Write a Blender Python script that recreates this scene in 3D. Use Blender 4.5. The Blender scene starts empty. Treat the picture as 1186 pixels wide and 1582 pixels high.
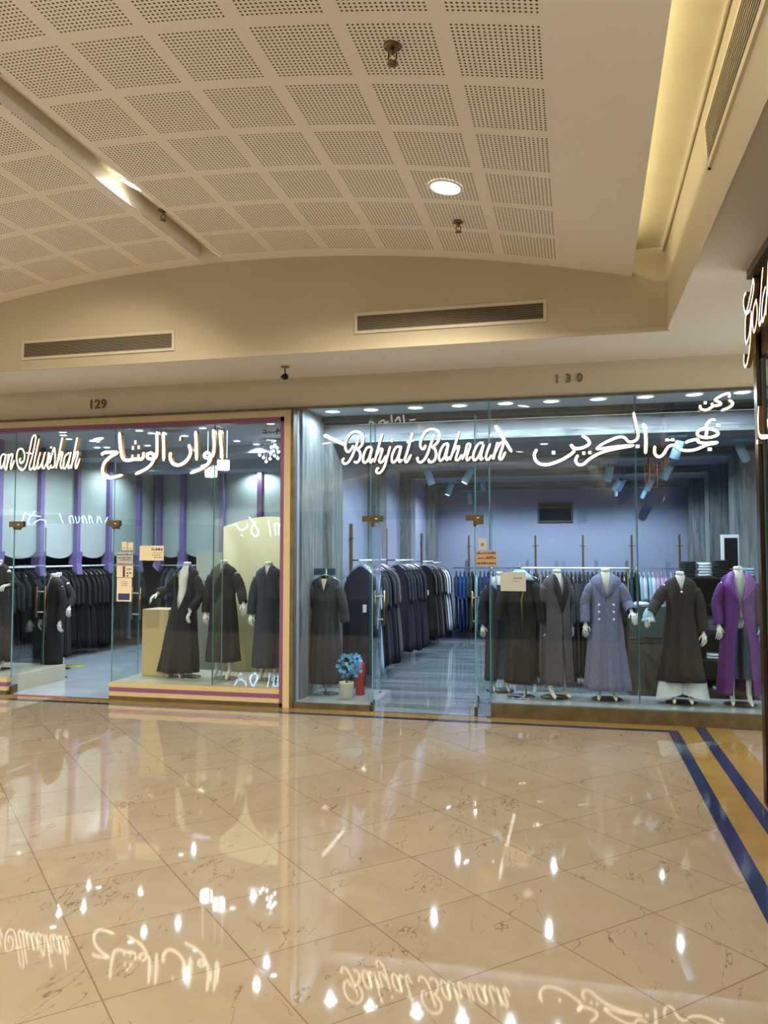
import bpy, bmesh, math, random
from mathutils import Vector, Matrix, noise
random.seed(7)
C = bpy.context.scene.collection
S = bpy.context.scene
PI = math.pi
# ------------------------------------------------------------------ camera
W, H = 1186, 1582
FPX, CX, CY = 1237.0, 593.0, 791.0
CAM = Vector((0.0, -8.492, 1.70))
PITCH = math.atan(65/FPX)
YAW = math.atan(297/math.hypot(FPX, 65))
cd = bpy.data.cameras.new('camera'); cam = bpy.data.objects.new('camera', cd); C.objects.link(cam)
cd.sensor_fit = 'VERTICAL'; cd.sensor_height = 24.0; cd.lens = 24.0*FPX/H
cd.clip_start = 0.05; cd.clip_end = 200
cam.location = CAM; cam.rotation_euler = (PI/2+PITCH, 0, YAW)
S.camera = cam
# ------------------------------------------------------------------ colour management, world
S.view_settings.view_transform = 'Standard'; S.view_settings.look = 'None'
S.view_settings.gamma = 1.0; S.view_settings.use_curve_mapping = False
S.view_settings.exposure = 1.47
S.cycles.use_denoising = True
S.cycles.max_bounces = 10; S.cycles.diffuse_bounces = 4; S.cycles.glossy_bounces = 5
S.cycles.transparent_max_bounces = 24; S.cycles.transmission_bounces = 8
S.cycles.caustics_reflective = False; S.cycles.caustics_refractive = False
S.cycles.sample_clamp_indirect = 4.0
wd = bpy.data.worlds.new('mall_surroundings'); S.world = wd; wd.use_nodes = True
wd.node_tree.nodes['Background'].inputs[0].default_value = (1.0, 0.94, 0.84, 1)
wd.node_tree.nodes['Background'].inputs[1].default_value = 2.3
WARM = (1.0, 0.88, 0.70); COOL = (0.72, 0.87, 1.0); COOL2 = (0.78, 0.91, 1.0)

def lamp(name, kind, loc, power, col, size=0.1, aim=None, size_y=None, spot=None, blend=0.6):
    d = bpy.data.lights.new(name, kind); d.energy = power; d.color = col
    if kind == 'AREA':
        d.size = size
        if size_y: d.shape = 'RECTANGLE'; d.size_y = size_y
        else: d.shape = 'DISK'
    else:
        d.shadow_soft_size = size
    if kind == 'SPOT': d.spot_size = spot or 1.6; d.spot_blend = blend
    o = bpy.data.objects.new(name, d); C.objects.link(o); o.location = loc
    if aim is not None:
        o.rotation_euler = (Vector(aim)-Vector(loc)).to_track_quat('-Z', 'Y').to_euler()
    return o
# main lights: the downlights of the mall passage and of the two shops (fixtures are built further down)
PASSAGE_LIGHTS = [(-0.93, -2.61), (-3.46, -2.75), (-0.93, -6.6), (-3.46, -6.6), (-6.0, -4.6), (-0.93, -10.4), (-3.46, -10.4), (-6.0, -10.4), (-8.6, -4.6), (-8.6,-9.0), (-6.0, -14.0), (-1.5,-14.0)]
SHOP_LIGHTS_X = [-2.78, -2.31, -1.78, -1.27, -0.75, -0.25, 0.25, 0.74, 1.23, 1.70]

# ------------------------------------------------------------------ picture measurements -> points on real planes
def ray(x, y):
    a = (x-CX)/FPX; b = -(y-CY)/FPX
    c, s = math.cos(PITCH), math.sin(PITCH)
    fw = c-s*b; up = s+c*b
    return Vector((math.cos(YAW)*a-math.sin(YAW)*fw, math.sin(YAW)*a+math.cos(YAW)*fw, up))
def onY(x, y, Y=0.0):
    r = ray(x, y); return CAM+r*((Y-CAM.y)/r.y)
def onX(x, y, X):
    r = ray(x, y); return CAM+r*((X-CAM.x)/r.x)
def onZ(x, y, Z=0.0):
    r = ray(x, y); return CAM+r*((Z-CAM.z)/r.z)

# ------------------------------------------------------------------ materials
MATS = {}
class NT:
    """tiny node expression helper"""
    def __init__(s, m): s.t = m.node_tree; s.n = s.t.nodes; s.l = s.t.links
    def new(s, ty, **kw):
        n = s.n.new(ty)
        for k, v in kw.items(): setattr(n, k, v)
        return n
    def put(s, sock, v):
        if isinstance(v, bpy.types.NodeSocket): s.l.new(v, sock)
        else: sock.default_value = v
    def m(s, op, a, b=0.0, c=0.0):
        n = s.new('ShaderNodeMath', operation=op)
        s.put(n.inputs[0], a); s.put(n.inputs[1], b)
        if op in ('MULTIPLY_ADD', 'COMPARE', 'SMOOTH_MIN'): s.put(n.inputs[2], c)
        return n.outputs[0]
    def xyz(s):
        tc = s.new('ShaderNodeTexCoord'); sp = s.new('ShaderNodeSeparateXYZ')
        s.l.new(tc.outputs['Object'], sp.inputs[0]); return sp.outputs, tc.outputs['Object']
    def mix(s, f, a, b):
        n = s.new('ShaderNodeMix', data_type='RGBA')
        s.put(n.inputs[0], f); s.put(n.inputs[6], a); s.put(n.inputs[7], b); return n.outputs[2]
    def noise(s, vec, scale, detail=3, rough=0.5, dist=0.0):
        n = s.new('ShaderNodeTexNoise'); s.put(n.inputs['Vector'], vec); n.inputs['Scale'].default_value = scale
        n.inputs['Detail'].default_value = detail; n.inputs['Roughness'].default_value = rough; n.inputs['Distortion'].default_value = dist
        return n.outputs['Fac']
    def scale(s, vec, v):
        n = s.new('ShaderNodeMapping'); s.put(n.inputs['Vector'], vec); n.inputs['Scale'].default_value = v; return n.outputs[0]
    def rng(s, f, a, b, c=0.0, d=1.0):
        n = s.new('ShaderNodeMapRange'); s.put(n.inputs[0], f)
        for i, v in enumerate((a, b, c, d)): n.inputs[i+1].default_value = v
        return n.outputs[0]
def c4(c): return (c[0], c[1], c[2], 1.0)
def srgb(r, g, b):
    f = lambda u: (u/255/12.92) if u/255 <= 0.04045 else ((u/255+0.055)/1.055)**2.4
    return (f(r), f(g), f(b))
def mat(name, col, rough=0.6, metal=0.0, spec=0.5, noise_amt=0.0, noise_scale=6.0, emit=None, estr=0.0, sheen=0.0, bump=0.0, bscale=60.0, stretch=(1,1,1), coat=0.0):
    if name in MATS: return MATS[name]
    m = bpy.data.materials.new(name); m.use_nodes = True; t = NT(m)
    p = t.n['Principled BSDF']
    p.inputs['Base Color'].default_value = c4(col); p.inputs['Roughness'].default_value = rough
    p.inputs['Metallic'].default_value = metal; p.inputs['Specular IOR Level'].default_value = spec
    if coat: p.inputs['Coat Weight'].default_value = coat; p.inputs['Coat Roughness'].default_value = 0.05
    if sheen: p.inputs['Sheen Weight'].default_value = sheen
    if emit: p.inputs['Emission Color'].default_value = c4(emit); p.inputs['Emission Strength'].default_value = estr
    if noise_amt or bump:
        _, oc = t.xyz(); v = t.scale(oc, stretch)
        if noise_amt:
            f = t.rng(t.noise(v, noise_scale, 4, 0.55), 0.3, 0.7)
            lo = c4([u*(1-noise_amt) for u in col]); hi = c4([min(1, u*(1+noise_amt)) for u in col])
            t.put(p.inputs['Base Color'], t.mix(f, lo, hi))
        if bump:
            b = t.new('ShaderNodeBump'); b.inputs['Strength'].default_value = bump; b.inputs['Distance'].default_value = 0.01
            t.put(b.inputs['Height'], t.noise(v, bscale, 3)); t.put(p.inputs['Normal'], b.outputs[0])
    MATS[name] = m; return m
def emissive(name, col, strength):
    if name in MATS: return MATS[name]
    m = bpy.data.materials.new(name); m.use_nodes = True; t = NT(m)
    p = t.n['Principled BSDF']; p.inputs['Base Color'].default_value = c4([0.8*u for u in col])
    p.inputs['Emission Color'].default_value = c4(col); p.inputs['Emission Strength'].default_value = strength
    MATS[name] = m; return m
def glass_mat(name, tint=(0.93, 0.97, 0.965), refl=1.0):
    m = bpy.data.materials.new(name); m.use_nodes = True; t = NT(m)
    t.n.remove(t.n['Principled BSDF'])
    tr = t.new('ShaderNodeBsdfTransparent'); tr.inputs[0].default_value = c4(tint)
    gl = t.new('ShaderNodeBsdfGlossy'); gl.inputs['Roughness'].default_value = 0.0; gl.inputs[0].default_value = (refl, refl, refl, 1)
    fr = t.new('ShaderNodeFresnel'); ge = t.new('ShaderNodeNewGeometry'); t.put(fr.inputs[0], t.m('MULTIPLY_ADD', ge.outputs['Backfacing'], 1/1.5-1.5, 1.5))
    mx = t.new('ShaderNodeMixShader'); t.l.new(fr.outputs[0], mx.inputs[0]); t.l.new(tr.outputs[0], mx.inputs[1]); t.l.new(gl.outputs[0], mx.inputs[2])
    t.l.new(mx.outputs[0], t.n['Material Output'].inputs[0]); MATS[name] = m; return m

def floor_mat():
    m = bpy.data.materials.new('cream_marble_tile'); m.use_nodes = True; t = NT(m); p = t.n['Principled BSDF']
    (x, y, z), oc = t.xyz()
    a = t.m('MULTIPLY', t.m('ADD', x, y), 0.70710678); b = t.m('MULTIPLY', t.m('SUBTRACT', x, y), 0.70710678)
    ua = t.m('DIVIDE', t.m('ADD', a, 4.075+6.0), 0.6); ub = t.m('DIVIDE', t.m('SUBTRACT', b, 1.632-6.0), 0.594)
    fa = t.m('ABSOLUTE', t.m('SUBTRACT', t.m('FRACT', t.m('ADD', ua, 0.5)), 0.5)); fb = t.m('ABSOLUTE', t.m('SUBTRACT', t.m('FRACT', t.m('ADD', ub, 0.5)), 0.5))
    g = t.m('LESS_THAN', t.m('MINIMUM', fa, fb), 0.0052)
    # per tile tone
    cb = t.new('ShaderNodeCombineXYZ'); t.put(cb.inputs[0], t.m('FLOOR', ua)); t.put(cb.inputs[1], t.m('FLOOR', ub))
    wn = t.new('ShaderNodeTexWhiteNoise'); t.l.new(cb.outputs[0], wn.inputs['Vector'])
    add = t.new('ShaderNodeVectorMath', operation='ADD'); t.put(add.inputs[0], oc)
    sc = t.new('ShaderNodeVectorMath', operation='SCALE'); t.l.new(wn.outputs['Color'], sc.inputs[0]); sc.inputs['Scale'].default_value = 7.0
    t.l.new(sc.outputs[0], add.inputs[1])
    v = add.outputs[0]
    base = t.mix(t.noise(v, 2.2, 5, 0.6, 1.2), c4(srgb(129, 116, 97)), c4(srgb(155, 141, 120)))
    base = t.mix(t.m('MULTIPLY', wn.outputs['Value'], 0.22), base, c4(srgb(123, 108, 88)))
    # thin dark hairline veins
    n1 = t.noise(t.scale(v, (2.0, 0.62, 1.0)), 1.9, 4, 0.6, 0.35)
    vein = t.rng(t.m('ABSOLUTE', t.m('SUBTRACT', n1, 0.5)), 0.0, 0.0055, 1.0, 0.0)
    gate = t.rng(t.noise(v, 2.4, 2), 0.47, 0.54)
    base = t.mix(t.m('MULTIPLY', t.m('MULTIPLY', vein, gate), 0.85), base, c4(srgb(92, 74, 56)))
    base = t.mix(t.m('MULTIPLY', g, 0.75), base, c4(srgb(98, 78, 58)))
    t.put(p.inputs['Base Color'], base)
    t.put(p.inputs['Roughness'], t.m('MULTIPLY_ADD', g, 0.02, t.rng(t.noise(oc, 1.3, 3), 0.3, 0.7, 0.018, 0.038)))
    p.inputs['Specular IOR Level'].default_value = 0.62
    return m
def band_mat(name, col, rough=0.06):
    m = mat(name, col, rough, noise_amt=0.10, noise_scale=5); return m
def perforated_mat(name, x0, px=0.02765, py=0.028, y0=-1.27):
    m = bpy.data.materials.new(name); m.use_nodes = True; t = NT(m); p = t.n['Principled BSDF']
    (x, y, z), oc = t.xyz()
    u = t.m('DIVIDE', t.m('SUBTRACT', x, x0-px*20*40), px); v = t.m('DIVIDE', t.m('SUBTRACT', y0+py*20*2, y), py)
    iu = t.m('LESS_THAN', t.m('MODULO', u, 20.0), 17.0); iv = t.m('LESS_THAN', t.m('MODULO', v, 20.0), 17.0)
    du = t.m('SUBTRACT', t.m('FRACT', u), 0.5); dv = t.m('SUBTRACT', t.m('FRACT', v), 0.5)
    d = t.m('SQRT', t.m('ADD', t.m('MULTIPLY', du, du), t.m('MULTIPLY', dv, dv)))
    hole = t.m('LESS_THAN', d, 0.25)
    lim = t.m('MULTIPLY', t.m('LESS_THAN', x, -0.13), t.m('LESS_THAN', y, -1.26))
    msk = t.m('MULTIPLY', t.m('MULTIPLY', hole, lim), t.m('MULTIPLY', iu, iv))
    base = t.mix(msk, c4((0.84, 0.79, 0.70)), c4((0.06, 0.045, 0.03)))
    t.put(p.inputs['Base Color'], base); p.inputs['Roughness'].default_value = 0.85
    return m
def wood_mat(name, a, b, vertical=True, rough=0.45):
    m = bpy.data.materials.new(name); m.use_nodes = True; t = NT(m); p = t.n['Principled BSDF']
    _, oc = t.xyz()
    sc = (9, 9, 0.55) if vertical else (0.55, 9, 9)
    f = t.noise(t.scale(oc, sc), 2.6, 6, 0.62, 0.7)
    k = t.noise(t.scale(oc, (5, 5, 1.4) if vertical else (1.4, 5, 5)), 1.7, 3, 0.5, 1.5)
    base = t.mix(t.rng(f, 0.34, 0.68), c4(a), c4(b))
    base = t.mix(t.rng(k, 0.60, 0.74, 0.0, 0.6), base, c4([u*0.35 for u in a]))
    t.put(p.inputs['Base Color'], base); p.inputs['Roughness'].default_value = rough
    return m
M_FLOOR = floor_mat()
M_BLUE = band_mat('navy_granite', srgb(38, 48, 78)); M_GOLD_F = band_mat('ochre_granite', srgb(136, 111, 60))
M_BEIGE = mat('beige_paint', srgb(190, 180, 154), 0.8, noise_amt=0.03, noise_scale=1.2)
M_FASCIA = mat('fascia_paint', srgb(192, 184, 164), 0.8, noise_amt=0.05, noise_scale=1.6)
M_SOFFIT = mat('soffit_paint', srgb(218, 214, 206), 0.8, noise_amt=0.02, noise_scale=2)
M_COVE = mat('cove_paint', srgb(204, 194, 160), 0.8, noise_amt=0.03, noise_scale=3)
M_WHITE = mat('white_enamel', (0.78, 0.78, 0.76), 0.4)
M_VENT = mat('vent_enamel', srgb(205, 195, 170), 0.45)
M_VENTSLAT = mat('vent_slat_enamel', srgb(150, 140, 118), 0.5)
M_DARK = mat('dark_void', (0.02, 0.018, 0.016), 0.8)
M_CREAM = mat('cream_laminate', srgb(186, 168, 126), 0.4, noise_amt=0.03, noise_scale=3)
M_PURPLE = mat('plum_laminate', srgb(120, 72, 104), 0.4)
M_LILAC = mat('lilac_laminate', srgb(110, 98, 148), 0.45)
M_PANEL = mat('pale_panel', srgb(158, 168, 166), 0.5, noise_amt=0.03, noise_scale=2)
M_GLASS = glass_mat('clear_glass')
M_EDGE = mat('glass_edge', srgb(96, 146, 160), 0.15, spec=0.8)
M_BRASS = mat('brass', srgb(124, 108, 72), 0.28, metal=1.0)
M_GOLDBAR = mat('gold_bar', srgb(132, 112, 66), 0.35, metal=0.8)
M_CHROME = mat('chrome', (0.75, 0.77, 0.8), 0.12, metal=1.0)
M_BRONZE = mat('bronze', srgb(96, 76, 54), 0.25, metal=0.9, noise_amt=0.3, noise_scale=4, stretch=(1,1,0.2))
M_MANN = mat('mannequin_gloss', (0.72, 0.74, 0.76), 0.28, coat=0.4)
M_BACKWALL = mat('lavender_grey_wall', srgb(142, 146, 170), 0.6, noise_amt=0.03, noise_scale=1.5)
M_WOODV = wood_mat('grey_barnwood_upright', srgb(84, 88, 88), srgb(138, 142, 142))
M_WOODH = wood_mat('grey_barnwood_beam', srgb(70, 76, 78), srgb(140, 146, 148), False)
M_WOODD = wood_mat('brown_barnwood', srgb(66, 56, 44), srgb(112, 98, 76))
M_SHOPCEIL = mat('grey_ceiling_paint', srgb(120, 122, 130), 0.8)
M_SHOPCEIL_W = mat('blue_grey_ceiling_paint', srgb(146, 156, 172), 0.7, noise_amt=0.05, noise_scale=1)
M_PLINTH = mat('brown_stone', srgb(84, 72, 48), 0.25, noise_amt=0.25, noise_scale=9)
M_SILL = mat('grey_display_stone', srgb(150, 156, 158), 0.12, noise_amt=0.10, noise_scale=4)
M_BLACK = mat('black_plastic', (0.008, 0.008, 0.01), 0.4, spec=0.15)
M_BLKMET = mat('black_metal', (0.03, 0.03, 0.032), 0.35, metal=0.6)
M_PAPER = mat('paper', srgb(214, 202, 170), 0.6)
M_KRAFT = mat('kraft_paper', srgb(168, 136, 104), 0.6)
M_INK = mat('ink', srgb(52, 38, 28), 0.6)
M_GREYPAPER = mat('grey_paper', srgb(172, 172, 166), 0.6)
M_INKL = mat('faded_ink', srgb(120, 116, 108), 0.6)
M_INKB = mat('blue_print', srgb(36, 38, 92), 0.5)
E_LETTER = emissive('lit_letter_face', (1.0, 0.90, 0.72), 1.0)
M_LETTERSIDE = mat('gold_letter_return', srgb(150, 116, 60), 0.3, metal=0.7)
E_LETTER_B = emissive('blue_lit_letter_face', (0.36, 0.62, 1.0), 12.0)
E_DL_WARM = emissive('warm_downlight_lens', (1.0, 0.93, 0.75), 7.0)
E_DL_COOL = emissive('cool_downlight_lens', (0.80, 0.92, 1.0), 3.2)
E_TUBE = emissive('white_tube', (1.0, 0.97, 0.92), 26.0)
E_CRYSTAL = emissive('lit_crystal', (0.92, 0.95, 1.0), 3.0)
def shopfloor(name, a, b, tile, seam, streak):
    m = bpy.data.materials.new(name); m.use_nodes = True; t = NT(m); p = t.n['Principled BSDF']
    (x, y, z), oc = t.xyz()
    f = t.noise(t.scale(oc, streak), 1.8, 5, 0.6, 0.6)
    base = t.mix(t.rng(f, 0.35, 0.65), c4(a), c4(b))
    gx = t.m('ABSOLUTE', t.m('SUBTRACT', t.m('FRACT', t.m('DIVIDE', x, tile)), 0.5)); gy = t.m('ABSOLUTE', t.m('SUBTRACT', t.m('FRACT', t.m('DIVIDE', y, tile)), 0.5))
    g = t.m('LESS_THAN', t.m('MINIMUM', gx, gy), 0.004)
    t.put(p.inputs['Base Color'], t.mix(t.m('MULTIPLY', g, seam), base, c4((0.05, 0.05, 0.05))))
    p.inputs['Roughness'].default_value = 0.07
    return m
M_FL129 = shopfloor('pale_porcelain', srgb(146, 158, 170), srgb(164, 174, 184), 0.8, 0.3, (1, 1, 1))
M_FL130 = shopfloor('veined_grey_marble', srgb(84, 94, 100), srgb(128, 138, 142), 0.9, 0.4, (0.35, 2.6, 1))

# ------------------------------------------------------------------ mesh building
class MB:
    def __init__(s): s.v = []; s.f = []; s.mi = []; s.sm = []
    def add(s, vs, fs, mi=0, smooth=False):
        o = len(s.v); s.v += [tuple(v) for v in vs]
        for f in fs: s.f.append([i+o for i in f]); s.mi.append(mi); s.sm.append(smooth)
        return s
    def box(s, x0, x1, y0, y1, z0, z1, mi=0, mis=None):
        v = [(x0,y0,z0),(x1,y0,z0),(x1,y1,z0),(x0,y1,z0),(x0,y0,z1),(x1,y0,z1),(x1,y1,z1),(x0,y1,z1)]
        f = [(0,3,2,1),(4,5,6,7),(0,1,5,4),(1,2,6,5),(2,3,7,6),(3,0,4,7)]  # bottom top -y +x +y -x
        o = len(s.v); s.v += v
        for k, q in enumerate(f): s.f.append([i+o for i in q]); s.mi.append(mis[k] if mis else mi); s.sm.append(False)
        return s
    def quad(s, a, b, c, d, mi=0): return s.add([a, b, c, d], [(0,1,2,3)], mi)
    def rings(s, rs, mi=0, closed=True, cap=True, smooth=True):
        n = len(rs[0]); vs = [p for r in rs for p in r]; fs = []
        for i in range(len(rs)-1):
            for j in range(n if closed else n-1):
                k = (j+1) % n; fs.append((i*n+j, i*n+k, (i+1)*n+k, (i+1)*n+j))
        if cap and closed:
            fs.append(tuple(reversed(range(n)))); fs.append(tuple((len(rs)-1)*n+j for j in range(n)))
        return s.add(vs, fs, mi, smooth)
    def tube(s, pts, r, n=8, mi=0, cap=True, flat=1.0):
        pts = [Vector(p) for p in pts]; rs = []
        rr = r if isinstance(r, (list, tuple)) else [r]*len(pts)
        up = None
        for i, p in enumerate(pts):
            d = (pts[min(i+1, len(pts)-1)]-pts[max(i-1, 0)]).normalized()
            if up is None: up = Vector((0,0,1)) if abs(d.z) < 0.9 else Vector((0,-1,0))
            a = d.cross(up).normalized(); b = a.cross(d).normalized(); up = b
            rs.append([p+a*math.cos(2*PI*k/n)*rr[i]+b*math.sin(2*PI*k/n)*rr[i]*flat for k in range(n)])
        return s.rings(rs, mi, True, cap)
    def lathe(s, prof, c=(0,0,0), n=20, mi=0, cap=True, axis='z'):
        rs = []
        for r, z in prof:
            ring = []
            for k in range(n):
                a = 2*PI*k/n; p = (r*math.cos(a), r*math.sin(a), z)
                if axis == 'y': p = (p[0], z, -p[1])
                if axis == 'x': p = (z, p[0], p[1])
                ring.append((c[0]+p[0], c[1]+p[1], c[2]+p[2]))
            rs.append(ring)
        return s.rings(rs, mi, True, cap)
    def build(s, name, mats, parent=None, loc=None, mods=None):
        me = bpy.data.meshes.new(name); me.from_pydata(s.v, [], s.f); me.update()
        if not isinstance(mats, (list, tuple)): mats = [mats]
        for m in mats: me.materials.append(m)
        me.polygons.foreach_set('material_index', s.mi); me.polygons.foreach_set('use_smooth', s.sm)
        bm = bmesh.new(); bm.from_mesh(me); bmesh.ops.recalc_face_normals(bm, faces=bm.faces); bm.to_mesh(me); bm.free()
        o = bpy.data.objects.new(name, me); C.objects.link(o)
        if parent is not None: o.parent = parent
        if loc is not None: o.location = loc
        return o
def empty(name, label, cat, loc=(0,0,0), rz=0.0, group=None):
    o = bpy.data.objects.new(name, None); o.empty_display_size = 0.1; C.objects.link(o)
    o.location = loc; o.rotation_euler = (0, 0, rz); o['label'] = label; o['category'] = cat
    if group: o['group'] = group
    return o
def tag(o, label, cat, group=None):
    o['label'] = label; o['category'] = cat
    if group: o['group'] = group
    return o
def struct(o, label=None):
    o['kind'] = 'structure'
    if label: o['label'] = label
    return o
def copy_tree(o, parent=None):
    c = o.copy(); C.objects.link(c); c.parent = parent
    for ch in o.children: copy_tree(ch, c)
    return c
def catmull(pts, n=5):
    P = [Vector(p) for p in pts]
    if len(P) < 3: return P
    Q = [P[0]*2-P[1]]+P+[P[-1]*2-P[-2]]; out = []
    for i in range(1, len(Q)-2):
        for k in range(n):
            t = k/n; a, b, c, d = Q[i-1], Q[i], Q[i+1], Q[i+2]
            out.append(0.5*((2*b)+(c-a)*t+(2*a-5*b+4*c-d)*t*t+(3*b-a-3*c+d)*t**3))
    out.append(P[-1]); return out

# ================================================================== SETTING
ZS, ZT = 3.69, 3.34          # soffit height, top of the shop openings
X0, X1 = -3.12, 1.22         # party wall between the shops, front of the corner shop
XL = -21.0
# floor
mb = MB(); mb.quad((-34,-17.2,0),(8,-17.2,0),(8,0,0),(-34,0,0)); fl = struct(mb.build('floor', M_FLOOR))
def slab(name, x0, x1, y0, y1, m, z=0.0, t=0.004):
    return struct(MB().box(x0, x1, y0, y1, z-0.02, z+t).build(name, m))
slab('trim_1', XL, 0.835, -0.33, -0.25, M_BLUE)
slab('trim_2', XL, 0.93, -0.25, -0.035, M_GOLD_F, t=0.0042)
slab('trim_3', XL, 8, -0.035, 0.0, M_BLUE, t=0.0044)
slab('trim_4', 0.835, 0.93, -17, -0.25, M_BLUE, t=0.0046)
slab('trim_5', 0.93, 1.105, -17, -0.035, M_GOLD_F, t=0.0048)
slab('trim_6', 1.105, 1.205, -17, -0.035, M_BLUE, t=0.0050)
slab('trim_7', 1.205, 1.43, -17, -0.035, M_GOLD_F, t=0.0052)
slab('floor_opposite', -34, 0.83, -17.2, -7.75, mat('added_dark_floor', srgb(30,28,28), 0.12, noise_amt=0.2, noise_scale=30), t=0.0045)  # unseen dark floor, added so the shop glass mirrors a dark area
# soffit + fascia + recess faces
mb = MB()
xe0, xe1 = 0.805, 0.875
mb.box(XL, 8, -1.06, 0.055, ZS, ZS+0.06)
mb.add([(xe0,-1.06,ZS),(8,-1.06,ZS),(8,-17,ZS),(xe1+0.05,-17,ZS)], [(0,1,2,3)])
struct(mb.build('ceiling_soffit', M_SOFFIT))
struct(MB().box(XL, 8, 0.0, 0.055, ZT, ZS).build('wall_fascia', M_FASCIA))
YF = -1.08
mb = MB(); mb.box(XL, xe0+0.02, YF, YF+0.02, ZS-0.002, 5.2); mb.box(XL, xe0+0.02, YF-0.012, YF, ZS-0.012, ZS+0.03)
struct(mb.build('wall_recess', M_BEIGE))
def xf(y, z):   # the right recess face leans inwards as it comes nearer
    a = (YF-y)/(17+YF); u = (z-ZS)/(4.42-ZS); lo = xe0+(xe1+0.05-xe0)*a; hi = xe0+(0.66-xe0)*a; return lo+(hi-lo)*u
mb = MB()
mb.rings([[(xf(YF+(-17-YF)*j/60, ZS-0.01+(4.42-ZS+0.01)*i/12), YF+(-17-YF)*j/60, ZS-0.01+(4.42-ZS+0.01)*i/12) for j in range(61)] for i in range(13)], closed=False, cap=False)
struct(mb.build('wall_recess_right', M_BEIGE))
# cornice moulding at the top of the right recess face, and the lid over the cove
mb = MB(); mb.tube([(xe0-0.015, YF, 4.41), (0.645,-17,4.41)], 0.013, 8); struct(mb.build('trim_8', M_COVE))
struct(MB().add([(-0.1,YF,4.44),(0.9,YF,4.44),(0.75,-17,4.44),(-0.1,-17,4.44)], [(0,1,2,3)]).build('ceiling_cove', M_COVE))
# vault
XV, KV, ZC = -3.4, 0.031, 4.67
def zv(x): return ZC-KV*(x-XV)**2
def xr(y): return 0.515-(YF-y)*0.017     # right lip of the vault
def vault(name, m, xs, y0, y1, right=False):
    mb = MB(); th = 0.035
    ys = [y0+(y1-y0)*i/12 for i in range(13)]
    n = len(xs)
    lo = []; 
    for y in ys:
        for i, x in enumerate(xs):
            xx = x
            if right and i == n-1: xx = xr(y)
            lo.append((xx, y, zv(xx)))
    up = [(a, b, c+th) for a, b, c in lo]
    f = []
    for j in range(12):
        for i in range(n-1):
            f.append((j*n+i, j*n+i+1, (j+1)*n+i+1, (j+1)*n+i))
    mb.add(lo, f, 0, True); mb.add(up, f, 0, True)
    for j in range(12):
        for i in (0, n-1):
            a, b = j*n+i, (j+1)*n+i
            mb.add([lo[a], lo[b], up[b], up[a]], [(0,1,2,3)])
    return struct(mb.build(name, m))
M_PERF_R = perforated_mat('perforated_plaster_right', -0.595-0.014)
M_PERF_L = perforated_mat('perforated_plaster_left', -3.755-17*0.02765)
xsR = [-3.42+i*(0.5+3.42)/26 for i in range(27)]
xsL = [-11.5+i*(11.5-3.66)/26 for i in range(27)]
vault('ceiling_vault_right', M_PERF_R, xsR, YF-0.0, -17, True)
vault('ceiling_vault_left', M_PERF_L, xsL, YF-0.0, -17)
# groove between the two vault halves, and the plain rim closing it
mb = MB(); zg = zv(-3.66)
mb.quad((-3.652,-1.22,zg-0.002),(-3.652,-17,zg-0.002),(-3.652,-17,zg+0.17),(-3.652,-1.22,zg+0.17))
mb.quad((-3.66,-1.22,zg+0.17),(-3.66,-17,zg+0.17),(-3.42,-17,zv(-3.42)),(-3.42,-1.22,zv(-3.42)))
mb.add([(-3.66,-1.22,zg),(-3.66,-1.22,zg+0.17),(-3.42,-1.22,zg)], [(0,1,2)])
mb.quad((-3.66,YF,zg),(-3.42,YF,zv(-3.42)),(-3.42,-1.22,zv(-3.42)),(-3.66,-1.22,zg))
struct(mb.build('ceiling_groove', mat('groove_paint', (0.74,0.69,0.60), 0.8)))
# opposite side of the passage, behind the camera
mb = MB(); mb.box(-34, 8, -17.3, -17.2, 3.15, 5.0)
struct(mb.build('wall_opposite', M_FASCIA))
mb = MB(); mb.box(-34, 8, -17.25, -17.2, 0, 0.2); mb.box(-34,8,-20.1,-20.0,0,3.3); mb.box(-34,8,-20,-17.3,3.2,3.3)
struct(mb.build('wall_opposite_shop', mat('unlit_shop', srgb(20,20,24), 0.5)))

# ------------------------------------------------------------------ shell of shop 129 (left)
XB, YB129 = -8.75, 6.6
mb = MB(); mb.box(XB-0.1, XB, 0.0, YB129, 0, 3.6); struct(mb.build('wall_left', mat('dusky_wall', srgb(92,84,76), 0.7)))
struct(MB().box(XB, X0-0.05, YB129, YB129+0.1, 0, 3.6).build('wall_back_left_shop', mat('dusky_wall', (0,0,0))))
struct(MB().box(X0-0.05, X0+0.03, 0.06, 8.6, 0, 3.6).build('wall_party', [mat('dusky_wall', (0,0,0))]))
struct(MB().quad((XL,0,0.003),(X0-0.05,0,0.003),(X0-0.05,YB129,0.003),(XL,YB129,0.003)).build('floor_left_shop', M_FL129))
struct(MB().box(XL, X0-0.05, 0.05, YB129, 3.37, 3.45).build('ceiling_left_shop', M_SHOPCEIL_W))
# dropped ceiling ring and curved drops
mb = MB(); mb.lathe([(0.30,3.37),(0.30,3.33),(0.22,3.33),(0.22,3.37)], (-5.22,1.02,0), 32, cap=False)
struct(mb.build('ceiling_ring', M_SHOPCEIL_W))
mb = MB(); mb.box(-8.6,-3.2,2.9,3.5,3.25,3.37); mb.box(-8.6,-3.2,4.6,5.2,3.2,3.37); struct(mb.build('ceiling_drop', M_SHOPCEIL_W))
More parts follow.
